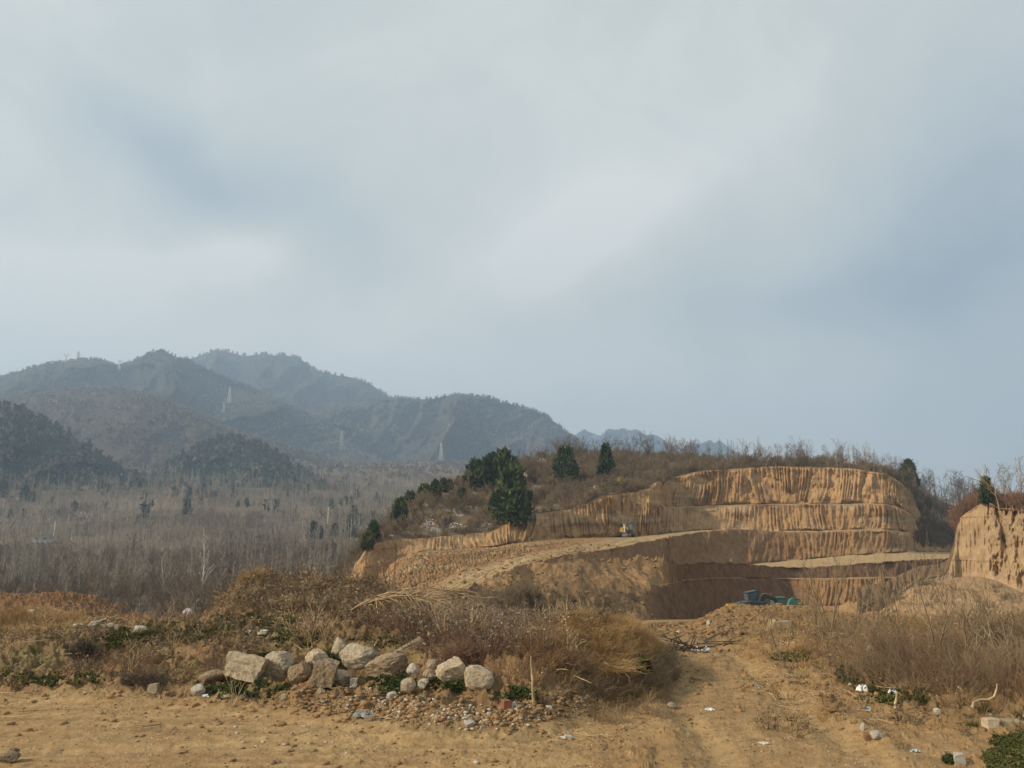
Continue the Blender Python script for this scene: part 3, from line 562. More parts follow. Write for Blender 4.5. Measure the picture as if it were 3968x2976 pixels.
def bake(templates, pos, rng, smin, smax, tilt=.05, sz=None, which=None):
    """copies of (V, F) templates at pos, merged into one array pair"""
    Vs, Fs = [], []; off = 0; n = len(pos); w = rng.integers(0, len(templates), n) if which is None else which
    for k, (TV, TF) in enumerate(templates):
        idx = np.where(w == k)[0]
        if len(idx) == 0: continue
        a = rng.random(len(idx)) * 6.2832; s_ = rng.uniform(smin, smax, len(idx)) if sz is None else sz[idx]
        c, sn = np.cos(a), np.sin(a); tx, ty = rng.normal(0, tilt, len(idx)), rng.normal(0, tilt, len(idx))
        X = TV[None, :, 0] * c[:, None] - TV[None, :, 1] * sn[:, None]; Y = TV[None, :, 0] * sn[:, None] + TV[None, :, 1] * c[:, None]; Z = np.broadcast_to(TV[None, :, 2], X.shape)
        X = X + Z * tx[:, None]; Y = Y + Z * ty[:, None]
        V = np.stack([X, Y, Z], -1) * s_[:, None, None] + pos[idx][:, None, :]
        F = TF[None] + (np.arange(len(idx)) * len(TV))[:, None, None] + off
        Vs.append(V.reshape(-1, 3)); Fs.append(F.reshape(-1, TF.shape[1])); off += len(idx) * len(TV)
    return np.concatenate(Vs), np.concatenate(Fs)
def leaves(C, size, rng, flat=.0, aspect=1.6, axis=None):
    """a small four-cornered leaf at every centre, random facing"""
    n = len(C); u = norm(rng.normal(0, 1, (n, 3))) if axis is None else norm(axis + rng.normal(0, .35, (n, 3)))
    w = rng.normal(0, 1, (n, 3)); w[:, 2] *= (1 - flat); v = norm(np.cross(u, w)); size = np.broadcast_to(np.asarray(size, float), (n,))[:, None]
    V = np.stack([C - u * size * aspect * .5, C + v * size * .42, C + u * size * aspect * .5, C - v * size * .42], 1)
    return V.reshape(-1, 3), (np.arange(n)[:, None] * 4 + np.arange(4)[None])
def merge(*parts):
    V, F, o_ = [], [], 0
    for v, f in parts: V.append(v); F.append(f + o_); o_ += len(v)
    return np.concatenate(V), np.concatenate(F)
def crown(seed, w, h, n=2600, leaf=.2, cone=.5, lumps=9, base=.06):
    """evergreen crown: leaf sprays spread through lumpy lobes, w wide and h tall, standing on z = 0"""
    rng = np.random.default_rng(seed); pr = lambda z: (np.clip(z / .18, 0, 1) ** .6) * ((1 - z) ** (.35 + cone * .6)) * 1.18
    C = []; k = 0; nl = lumps
    zc = base + (1 - base) * np.linspace(.08, .93, nl * 3) + rng.normal(0, .02, nl * 3); zc = np.clip(zc, .03, .97); ac = np.arange(nl * 3) * 2.399 + rng.random(nl * 3)
    rc_ = pr(zc) * w * .5 * .62; cen = np.stack([np.cos(ac) * rc_, np.sin(ac) * rc_, zc * h], -1)
    lr = np.maximum(.11 * w, pr(zc) * w * .22) * rng.uniform(.75, 1.25, len(zc))
    q = rng.integers(0, len(zc), n); dv = norm(rng.normal(0, 1, (n, 3))) * (rng.random((n, 1)) ** .35) * lr[q][:, None] * np.array([[1, 1, 1.45]])
    C = cen[q] + dv; C[:, 2] = np.clip(C[:, 2], base * h * .6, h * 1.02)
    return leaves(C + norm(dv) * (rng.random((n, 1)) ** 6) * w * .16, leaf * rng.uniform(.5, 1.5, n), rng, axis=norm(dv) * .9 + np.array([[0, 0, .7]]), aspect=2.4)
# ------------------------------------------------------------------ plant materials
M['twig_far'] = leafy_mat('bare_twigs_far', (.27, .215, .165), (.095, .075, .066), .016)
M['twig_pale'] = leafy_mat('pale_poplar_bark', (.34, .31, .25), (.22, .19, .15), .03)
M['twig_brown'] = leafy_mat('brown_twigs', (.22, .16, .11), (.085, .062, .048), .06)
M['twig_dark'] = leafy_mat('dark_bark', (.11, .085, .065), (.07, .055, .045), .2)
M['white_bark'] = leafy_mat('white_bark', (.58, .56, .50), (.42, .40, .34), .5)
M['red_twig'] = leafy_mat('reddish_twigs', (.26, .15, .10), (.17, .105, .075), 1.2)
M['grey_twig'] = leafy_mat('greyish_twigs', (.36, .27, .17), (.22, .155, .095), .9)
M['ever'] = leafy_mat('evergreen_leaf', (.10, .13, .05), (.03, .048, .022), .5)
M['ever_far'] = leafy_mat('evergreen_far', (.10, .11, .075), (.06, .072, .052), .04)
M['scrub'] = leafy_mat('hill_scrub', (.25, .185, .115), (.14, .105, .07), .12)
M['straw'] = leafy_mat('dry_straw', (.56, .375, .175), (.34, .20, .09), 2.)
M['dead_leaf'] = leafy_mat('dead_weeds', (.30, .215, .13), (.15, .10, .06), 3.)
M['seedhead'] = leafy_mat('pale_seedheads', (.42, .37, .30), (.24, .20, .155), 3.)
M['green'] = leafy_mat('green_weeds', (.125, .125, .04), (.06, .07, .026), 2.5)
M['lush'] = leafy_mat('lush_leaves', (.085, .11, .035), (.035, .05, .02), 3.)
M['yellow'] = leafy_mat('yellow_blossom', (.62, .50, .06), (.40, .34, .08), 1.)
M['blossom'] = leafy_mat('pale_blossom', (.66, .56, .54), (.48, .38, .36), 1.)
M['stick'] = leafy_mat('peeled_stick', (.52, .38, .22), (.38, .26, .15), 2.)
rng = np.random.default_rng(7)
# ------------------------------------------------------------------ woods (nobody could count them)
pop_far = [T_poplar(i, 11, 9, .16, .055, 0).mesh() for i in range(5)]
spr_far = [T_spread(20 + i, 7, 2, 4, .14, .05).mesh() for i in range(5)]
pop_mid = [T_poplar(40 + i, 10, 18, .11, .03, 2).mesh() for i in range(6)]
spr_mid = [T_spread(60 + i, 6.5, 3, 4, .10, .028).mesh() for i in range(6)]
shr_mid = [T_shrub(80 + i, 3, 7, 2, 3, .04, .018).mesh() for i in range(4)]
cl_ = lambda x, y, k: ramp01(fbm(x / k, y / k, 3, 301), -.12, .12)
inview = lambda px, py, D: (px > -160) & (px < 2100)
def wood(name, label, tpl, mat, n, smin, smax, sel, dens=None, surf=SVAL, sink=0):
    p = surf.scatter(n, rng, sel, dens); p[:, 2] -= sink
    V, F = bake(tpl, p, rng, smin, smax, .05); return tag(mesh_np(name, V, F, M[mat]), label, name.replace('_', ' '), kind='stuff')
wood('poplar_wood', 'pale bare poplar wood filling the far valley below the hills', pop_far, 'twig_pale', 2300, .6, 1.5, lambda px, py, D: inview(px, py, D) & (D > 330) & (D < 860), lambda x, y, a, b: .02 + cl_(x, y, 60) * (.15 + cl_(x + 90, y, 18)))
wood('leafless_wood', 'grey brown leafless trees mixed between the valley poplars', spr_far, 'twig_far', 4200, .7, 1.35, lambda px, py, D: inview(px, py, D) & (D > 260) & (D < 860), lambda x, y, a, b: (1.3 - 1.2 * cl_(x, y, 60)) * (.2 + cl_(x + 40, y + 70, 30)))
wood('poplar_wood', 'pale bare poplars in clumps in the nearer valley', pop_mid, 'twig_pale', 420, .6, 1.15, lambda px, py, D: inview(px, py, D) & (D > 125) & (D < 330), lambda x, y, a, b: .02 + cl_(x, y, 22) ** 3)
wood('leafless_wood', 'brown leafless trees and thicket in the nearer valley', spr_mid, 'twig_brown', 820, .6, 1.1, lambda px, py, D: inview(px, py, D) & (D > 85) & (D < 300), lambda x, y, a, b: 1.05 - .6 * cl_(x, y, 22))
wood('valley_scrub', 'brown scrub between the valley trees just behind the red mound', shr_mid, 'twig_brown', 2300, .5, 1.2, lambda px, py, D: inview(px, py, D) & (D > 75) & (D < 300))
wood('valley_evergreens', 'scattered dark evergreens far off among the bare valley trees', [crown(290 + i, 4.5, 7, 60, 1.2, .5, 3) for i in range(3)], 'ever_far', 110, .5, 1.2, lambda px, py, D: (px > -100) & (px < 1500) & (D > 420) & (D < 850), lambda x, y, a, b: cl_(x, y + 300, 50) ** 4)
bush_far = [crown(100 + i, 5.5, 5.5, 20, 1.5, .1, 3) for i in range(5)]
def hillwood(key, label, n, mat, smin, smax, lo=0., nm='hill_wood', tpl=None, top=True, dsel=None):
    V, cols = HV[key]; sf = Surf(cols, V)
    p = sf.scatter(n, rng, lambda px, py, D: (px > -100) & (px < 2400), dsel)
    if top:
        k = rng.integers(0, V.shape[1], n // 9); p = np.concatenate([p, V[2, k] + np.array([[0, 0, -1.]])])
        m_ = (proj(p[:, 0], p[:, 1], p[:, 2])[0] > -60) & (proj(p[:, 0], p[:, 1], p[:, 2])[0] < 2500); p = p[m_]
    a, f = bake(tpl or bush_far, p, rng, smin, smax, .05)
    tag(mesh_np(nm, a, f, M[mat]), label, 'woodland', kind='stuff')
ever_blob = [crown(200 + i, 5, 7.5, 26, 2.2, .8, 3) for i in range(4)]
wood('leafless_wood', 'grey leafless wood rising over the far foot of the mountains', bush_far, 'twig_far', 2600, .5, 1.1, lambda px, py, D: inview(px, py, D) & (D > 780) & (D < 1420))
hillwood('D', 'brown leafless wood over the rounded middle hill', 5200, 'twig_far', .6, 1.15)
hillwood('E', 'dark evergreen wood on the near hill at the left edge', 800, 'ever_far', .6, 1.15, nm='evergreen_wood', tpl=ever_blob)
hillwood('E', 'grey leafless trees on the near hill at the left edge', 1100, 'twig_far', .5, 1.)
hillwood('F', 'dark evergreen wood on the small knoll in the valley', 850, 'ever_far', .6, 1.2, nm='evergreen_wood', tpl=ever_blob)
hillwood('F', 'grey leafless trees on the small knoll in the valley', 900, 'twig_far', .6, 1.1)
hillwood('C', 'leafless wood along the ridge of the right mountain', 3600, 'twig_far', .7, 1.5)
hillwood('B', 'leafless wood along the ridge of the left mountain', 4600, 'twig_far', .6, 1.3)
hillwood('A', 'thin wood along the highest ridge', 2200, 'twig_far', 1., 2.)
# scrub on the quarry hill
scr_t = [T_shrub(300 + i, 2.4, 8, 2, 4, .045, .02, .6).mesh() for i in range(6)]
hs = lambda px, py, D: (px > 1240) & (px < 4200)
wood('hill_scrub', 'dense brown scrub covering the hillside above the quarry', scr_t, 'scrub', 3300, .55, 1.25, lambda px, py, D: hs(px, py, D) & (px < 2700), surf=SH)
wood('hill_scrub', 'brown scrub on the ground behind the quarry top', scr_t, 'scrub', 1500, .5, 1.2, lambda px, py, D: hs(px, py, D) & (px >= 2700), surf=SH)
gr_t = []
for i in range(5):
    r_ = np.random.default_rng(400 + i); s_ = Seg()
    for k in range(26):
        b = np.array([r_.normal(0, .3), r_.normal(0, .3), -.05]); e = b + np.array([r_.normal(0, .22), r_.normal(0, .22), r_.uniform(.35, .9)]); s_.add(b, e, .03, .01)
    gr_t.append(s_.mesh())
wood('dry_grass', 'tufts of dry grass hanging on the quarry top edge', gr_t, 'scrub', 5200, .6, 1.4, lambda px, py, D: hs(px, py, D), surf=SH, dens=lambda x, y, a, b: .3 + (np.abs(b - np.interp(a, [p[0] for p in R1], [p[1] for p in R1])) < 14) * 6.)
wood('dry_grass', 'dry brush on the brown slope in front of the ramp', gr_t, 'scrub', 650, .3, .7, lambda px, py, D: (px > 1700) & (px < 2520) & (D < 78) & (D > 50) & (py > 2290) & (py < 2450), surf=SQ)
wood('hill_scrub', 'bare shrubs on the brown slope in front of the ramp', scr_t, 'scrub', 60, .25, .6, lambda px, py, D: (px > 1700) & (px < 2400) & (D < 76) & (D > 55) & (py > 2320), surf=SQ)
wood('hill_scrub', 'bare bushes on top of the earth cliff at the right edge', scr_t, 'red_twig', 600, .6, 1.2, lambda px, py, D: (px > 3700) & (D > 86), surf=Surf(rc, CLV[:7]))
wood('dry_grass', 'brush and tufts on the rubble below the right cliff', gr_t, 'scrub', 70, .4, .9, lambda px, py, D: (px > 3450) & (D < 90) & (D > 58), surf=SCL)
wood('hill_scrub', 'dark scrub hanging over the right end of the quarry', scr_t, 'twig_brown', 420, .5, 1.1, lambda px, py, D: (px > 3550) & (py < 2125) & (D > 190), surf=SQ)
# ------------------------------------------------------------------ evergreens as single trees
def evergreen(p, h, w, label, group=None, seed=0, cone=.5, far=False, n=2600):
    t = empty('evergreen_tree', p); tag(t, label, 'tree', group)
    V, F = crown(seed, w, h, n, (.055 * h + .12) * (1.5 if far else 1.), cone)
    mesh_np('crown', V, F, M['ever_far' if far else 'ever'], parent=t)
    s_ = Seg(); s_.add(np.array([0, 0, -.8]), np.array([0, 0, h * .3]), .05 * w, .04 * w); s_.add(np.array([0, 0, h * .3]), np.array([0, 0, h * .8]), .04 * w, .015 * w)
    for k in range(5):
        a = k * 1.3; z_ = h * (.2 + .12 * k); s_.add(np.array([0, 0, z_]), np.array([math.cos(a) * w * .25, math.sin(a) * w * .25, z_ + h * .14]), .02 * w, .008 * w)
    V, F = s_.mesh(); mesh_np('trunk', V, F, M['twig_dark'], parent=t); return t
k_px = lambda D: D / FPX
EV = [(1845, 1903, 1795, 95, .2, SH, 'broad dark evergreen at the left end of the big evergreen clump'),
      (1898, 1903, 1768, 80, .3, SH, 'tall dark evergreen second in the big clump, before its highest crown'),
      (1945, 1905, 1758, 90, .3, SH, 'tallest dark evergreen in the big clump on the hill'),
      (1980, 1895, 1785, 70, .3, SH, 'dark evergreen at the right end of the big clump'),
      (1926, 2012, 1915, 60, .2, SH, 'small evergreen low on the slope, left of the bigger leaning one'),
      (1990, 2035, 1830, 120, .3, SH, 'large loose evergreen right above the grooved cut, below the big clump'),
      (2184, 1868, 1742, 84, .15, SH, 'round-shouldered dark evergreen standing alone, left one of two on the hilltop'),
      (2345, 1856, 1733, 64, .75, SH, 'pointed conical dark evergreen standing alone among bare trees on the hilltop'),
      (1543, 2038, 1945, 62, .2, SH, 'lowest dark evergreen in the row along the left flank of the hill'),
      (1588, 1965, 1912, 52, .2, SH, 'round evergreen second from the bottom of the row on the left flank'),
      (1640, 1930, 1883, 48, .1, SH, 'rounded evergreen third from the bottom of the row on the left flank'),
      (1681, 1925, 1868, 40, .3, SH, 'evergreen fourth from the bottom of the row on the left flank'),
      (1717, 1905, 1860, 34, .3, SH, 'evergreen near the top of the row on the left flank'),
      (1740, 1895, 1862, 26, .4, SH, 'small evergreen at the top end of the row on the left flank'),
      (1771, 1866, 1836, 18, .7, SH, 'little pointed evergreen on the crest just left of the big clump'),
      (1789, 1945, 1898, 38, .2, SH, 'small round-topped evergreen in the scrub below the big clump'),
      (1442, 2102, 2030, 50, .3, SH, 'dark evergreen at the lowest left corner of the quarry hill'),
      (1415, 2130, 2070, 40, .3, SH, 'smaller evergreen leaning out at the lowest left corner of the hill'),
      (3525, 1888, 1790, 62, .35, SH, 'dark evergreen at the right end of the quarry rim against the sky'),
      (3828, 1948, 1860, 46, .5, SCL, 'narrow green evergreen on top of the earth cliff at the right'),
      (8, 1928, 1866, 34, .3, SVAL, 'dark evergreen in the valley cut by the left picture edge'),
      (90, 1942, 1888, 34, .5, SVAL, 'pointed evergreen in the valley near the left edge'), (116, 1942, 1908, 32, .3, SVAL, 'low evergreen right of the pointed one near the left edge'),
      (716, 1995, 1943, 32, .6, SVAL, 'lone conical evergreen in the middle of the valley'), (678, 1907, 1888, 18, .3, SVAL, 'tiny round evergreen above the lone conical one'),
      (1211, 2088, 2030, 40, .4, SVAL, 'evergreen at the left of the valley group below the hill'), (1242, 2086, 2045, 24, .4, SVAL, 'small evergreen second in the valley group below the hill'),
      (1287, 2076, 2036, 30, .4, SVAL, 'pointed evergreen in the middle of the valley group'), (1350, 2042, 2000, 32, .4, SVAL, 'farther evergreen above the valley group'),
      (1352, 2080, 2040, 44, .2, SVAL, 'broad evergreen at the right of the valley group'), (1380, 2080, 2052, 22, .3, SVAL, 'small evergreen at the right end of the valley group'),
      (1252, 2132, 2104, 28, .2, SVAL, 'low dark evergreen below the valley group'), (1363, 2178, 2145, 26, .3, SVAL, 'small round evergreen beside the left foot of the quarry')]
for i, (px, pb, ptop, wp, cone, sf, lab) in enumerate(EV):
    p = sf.at(px, pb); Dd = p[1]; h = (pb - ptop) * k_px(Dd) * 1.04; w = wp * k_px(Dd) * 1.1
    far = sf is SVAL
    evergreen(p, h, w, lab, 'dark evergreens on the quarry hill' if sf is SH else ('dark evergreens down in the valley' if far else None), 500 + i, cone, far, int(900 if far else 1500 + 18 * (pb - ptop)))
# ------------------------------------------------------------------ single bare trees
def bare_proto(seed, kind, h):
    return {'spread': lambda: T_spread(seed, h, 3, 5, .016 * h, .0028 * h), 'poplar': lambda: T_poplar(seed, h, 26, .011 * h, .0022 * h, 2), 'shrub': lambda: T_shrub(seed, h, 6, 2, 5, .012 * h, .0028 * h)}[kind]()
PROT = {}
def bare(p, h, kind, var, mat, label, group=None, name='bare_tree', rz=0, dark=None):
    key = (kind, var, mat)
    if key not in PROT:
        s_ = bare_proto(700 + var * 13 + len(kind), kind, 10.); a = np.array(s_.ra); big = a > np.quantile(a, .93)
        def sub(m):
            idx = np.where(m)[0]; return prisms(np.array(s_.a)[idx], np.array(s_.b)[idx], np.array(s_.ra)[idx], np.array(s_.rb)[idx])
        me = []
        for nm, m_ in (('trunk', big), ('crown', ~big)):
            V, F = sub(m_); ob = mesh_np(nm, V, F, M[mat]); me.append(ob.data); bpy.data.objects.remove(ob)
        PROT[key] = me
    t = empty(name, p, rz, h / 10.); tag(t, label, 'tree', group)
    for nm, me in zip(('trunk', 'crown'), PROT[key]):
        c = bpy.data.objects.new(nm, me); COL.objects.link(c); c.parent = t
    return t
r_ = np.random.default_rng(31)
def btree(px, pb, ptop, kind, mat, label, sf=SVAL, group=None, name='bare_tree'):
    p = sf.at(px, pb); bare(p, (pb - ptop) * k_px(p[1]) * (1.0 if kind == 'poplar' else 1.12), kind, int(r_.integers(0, 4)), mat, label, group, name, r_.random() * 6.28)
btree(780, 2335, 2052, 'poplar', 'white_bark', 'tall slender tree with a white trunk standing alone in the valley')
btree(495, 2352, 2240, 'spread', 'twig_dark', 'dark bare tree with a forked trunk, left of a similar one behind the red mound')
btree(530, 2352, 2235, 'spread', 'twig_dark', 'dark bare tree forking in a V, right of its twin behind the red mound')
btree(588, 2325, 2230, 'spread', 'twig_dark', 'dark bare tree a little farther back behind the dip of the red mound')
btree(880, 2330, 2160, 'spread', 'twig_dark', 'wide dark leafless tree right of the white-trunked one')
btree(1035, 2240, 2120, 'poplar', 'twig_dark', 'upright dark leafless tree above the main brush mound')
btree(315, 2250, 2150, 'spread', 'twig_pale', 'pale crooked bare tree behind the red mound')
btree(335, 2058, 1945, 'spread', 'twig_pale', 'tall pale bare tree beside the white rock patch')
btree(35, 2052, 1945, 'poplar', 'twig_pale', 'tall pale bare tree at the left edge of the valley')
btree(56, 2075, 1955, 'poplar', 'twig_pale', 'leaning pale bare tree second from the left edge')
btree(422, 2095, 1975, 'poplar', 'twig_brown', 'tall brown bare tree in the mid valley, right of the two poles')
btree(930, 2160, 2060, 'poplar', 'twig_pale', 'pale straight bare tree in the mid valley')
for i in range(16):
    px = r_.uniform(0, 175); btree(px, r_.uniform(2270, 2320), r_.uniform(2110, 2150), 'poplar', 'twig_pale', 'pale upright poplar in the dense clump at the left behind the red mound', group='poplars in the left clump')
for i in range(14):
    px = r_.uniform(430, 760); btree(px, r_.uniform(2245, 2275), r_.uniform(2130, 2170), 'poplar', 'twig_pale', 'pale young poplar in the plantation strip left of the white trunk', group='young poplars in the strip')
for i in range(12):
    px = r_.uniform(200, 1150); btree(px, r_.uniform(2330, 2385), r_.uniform(2215, 2260), 'spread', 'twig_brown', 'brown leafless tree in the belt right behind the mounds', group='leafless trees behind the mounds')
rim = lambda px: float(np.interp(px, [p[0] for p in CR], [p[1] for p in CR]))
for i in range(120):
    px = r_.uniform(2060, 3520); y = rim(px) + r_.uniform(2, 18); h = r_.uniform(50, 98); kd = ['spread', 'spread', 'poplar', 'shrub'][i % 4]
    btree(px, y, y - h, kd, 'twig_brown' if i % 3 else 'twig_far', 'leafless tree in the row on the skyline above the quarry', SH, 'leafless trees along the quarry skyline')
for px, h in ((2790, 105), (2940, 120), (3005, 90), (3290, 95), (3505, 90), (2860, 90)):
    btree(px, rim(px) + 12, rim(px) + 12 - h, 'poplar' if px != 3005 else 'spread', 'twig_far', 'taller leafless tree rising above the skyline row', SH, 'taller trees in the skyline row')
for i in range(34):
    px = r_.uniform(1650, 2560); lo = float(np.interp(px, [p[0] for p in R1], [p[1] for p in R1])); y = r_.uniform(rim(px) + 20, lo - 8); h = r_.uniform(45, 80)
    btree(px, y, y - h, 'spread', 'twig_brown' if i % 2 else 'scrub', 'leafless tree standing in the scrub of the quarry hillside', SH, 'leafless trees on the hillside')
btree(2187, 1975, 1885, 'spread', 'twig_dark', 'dark gnarled bare tree on the edge of the grooved cut', SH)
btree(2445, 1850, 1775, 'spread', 'twig_dark', 'dark bare tree with a clear trunk behind the yellow bushes', SH)
btree(2130, 1960, 1890, 'spread', 'twig_brown', 'thin bare tree left of the dark gnarled one', SH)
for i in range(60):
    px = r_.uniform(3535, 3860); y = r_.uniform(1930, 2040); h = r_.uniform(80, 150)
    btree(px, y, y - h, ['poplar', 'spread'][i % 2], 'twig_far' if i % 3 else 'twig_brown', 'grey leafless tree in the wood between the quarry and the right cliff', SH, 'leafless trees right of the quarry')
btree(3575, 1920, 1815, 'spread', 'twig_dark', 'dark spreading bare tree right of the rim evergreen', SH)
for i, (px, pb, pt) in enumerate(((3870, 1970, 1785), (3925, 1975, 1800), (3960, 1975, 1770), (3900, 1972, 1830))):
    btree(px, pb, pt, 'spread', 'grey_twig', 'tall leafless tree on top of the right cliff', SCL, 'leafless trees on the right cliff')
# blossoming bushes and yellow bushes
def bloom(px, pb, wp, hp_, mat, label, sf=SH, n=260, grp=None, nm='blossoming_bush'):
    p = sf.at(px, pb); k = k_px(p[1]); w, h = wp * k, hp_ * k; rg = np.random.default_rng(int(px)); t = empty(nm, p); tag(t, label, 'bush', grp)
    C = rg.normal(0, 1, (n, 3)) * np.array([w * .24, w * .24, h * .22]) + np.array([0, 0, h * .6]); C[:, 2] = np.maximum(C[:, 2], .05)
    V, F = leaves(C, .16 * rg.uniform(.5, 1.3, n) * (p[1] / 130.) , rg); mesh_np('blossom' if mat != 'green' else 'foliage', V, F, M[mat], parent=t)
    s_ = T_shrub(int(px), h * 1.05, 7, 1, 4, .03, .012); V, F = s_.mesh(); mesh_np('twigs', V, F, M['twig_brown'], parent=t)
for a in ((2405, 1875, 30, 26, 'yellow', 'yellow flowering bush left of two on the hillside'), (2470, 1885, 34, 22, 'yellow', 'yellow flowering bush right of two, below a pale scar'),
          (2497, 1850, 46, 22, 'blossom', 'white blossoming bush beside the yellow one'), (1575, 2040, 36, 34, 'blossom', 'white blossoming bush beside the lowest flank evergreen'),
          (1660, 2058, 44, 44, 'blossom', 'white blossoming bush leaning on the bank above the cut'), (1530, 2062, 30, 26, 'blossom', 'small white blossom bush at the lower hill corner'),
          (1460, 2090, 36, 34, 'blossom', 'pinkish blossoming bush on the lowest corner of the hill'), (1760, 2060, 70, 30, 'blossom', 'wide pale blossom bush on the scar above the cut'),
          (2098, 1815, 40, 34, 'blossom', 'pale blossoming bush left of the round-shouldered evergreen'), (2350, 1880, 26, 24, 'blossom', 'small pale bush under the conical evergreen'),
          (2285, 1925, 30, 22, 'blossom', 'pale bush low on the slope above the cut'), (2388, 1900, 44, 34, 'green', 'dark green shrub below the yellow bushes'), (2335, 1905, 34, 34, 'green', 'green shrub under the conical evergreen'),
          (1880, 2050, 40, 24, 'blossom', 'pale blossom bush left of the large loose evergreen'), (300, 2012, 66, 30, 'blossom', 'whitish patch of blossom in the valley wood')):
    bloom(*a, sf=SVAL if a[0] == 300 else SH)
#@@MACHINES
def bm_mesh(name, build, mat, parent=None):
    import bmesh
    bm = bmesh.new(); build(bm); me = bpy.data.meshes.new(name); bm.to_mesh(me); bm.free(); me.materials.append(mat)
    o = bpy.data.objects.new(name, me); COL.objects.link(o)
    if parent: o.parent = parent
    return o
import bmesh
from mathutils import Matrix
def box(bm, x0, x1, y0, y1, z0, z1, bev=.03, rot=None):
    r = bmesh.ops.create_cube(bm, size=1); vs = r['verts']
    bmesh.ops.scale(bm, vec=(x1 - x0, y1 - y0, z1 - z0), verts=vs); bmesh.ops.translate(bm, vec=((x0 + x1) / 2, (y0 + y1) / 2, (z0 + z1) / 2), verts=vs)
    if bev:
        es = list({e for v in vs for e in v.link_edges}); g = bmesh.ops.bevel(bm, geom=es, offset=bev, segments=2, affect='EDGES')
        vs = [v for v in g['verts']] 
def prism_y(bm, pts, y0, y1, bev=0):
    a = [bm.verts.new((x, y0, z)) for x, z in pts]; b = [bm.verts.new((x, y1, z)) for x, z in pts]; n = len(pts)
    bm.faces.new(a); bm.faces.new(b[::-1])
    for i in range(n): bm.faces.new((a[i], b[i], b[(i + 1) % n], a[(i + 1) % n]))
    bmesh.ops.recalc_face_normals(bm, faces=bm.faces)
def bar(bm, p, q, r, n=8):
    p, q = Vector(p), Vector(q); d = q - p
    g = bmesh.ops.create_cone(bm, cap_ends=True, segments=n, radius1=r, radius2=r, depth=d.length)
    mt = Matrix.Translation((p + q) / 2) @ d.to_track_quat('Z', 'Y').to_matrix().to_4x4(); bmesh.ops.transform(bm, matrix=mt, verts=g['verts'])
paint = lambda n, c, r=.45: flat_mat(n, c, .3, 1.5, r, spec=.4)
M['yellow_paint'] = paint('yellow_paint', (.60, .37, .04)); M['teal_paint'] = paint('teal_paint', (.06, .20, .15)); M['grey_paint'] = paint('dark_grey_paint', (.045, .052, .055))
M['steel'] = flat_mat('worn_steel', (.16, .15, .14), .4, 3, .5); M['black'] = flat_mat('black_rubber', (.025, .025, .027), .3, 4, .7)
M['glass'] = flat_mat('tinted_glass', (.10, .14, .16), .1, 1, .08, spec=.9); M['pale_paint'] = paint('pale_yellow_paint', (.62, .54, .30))
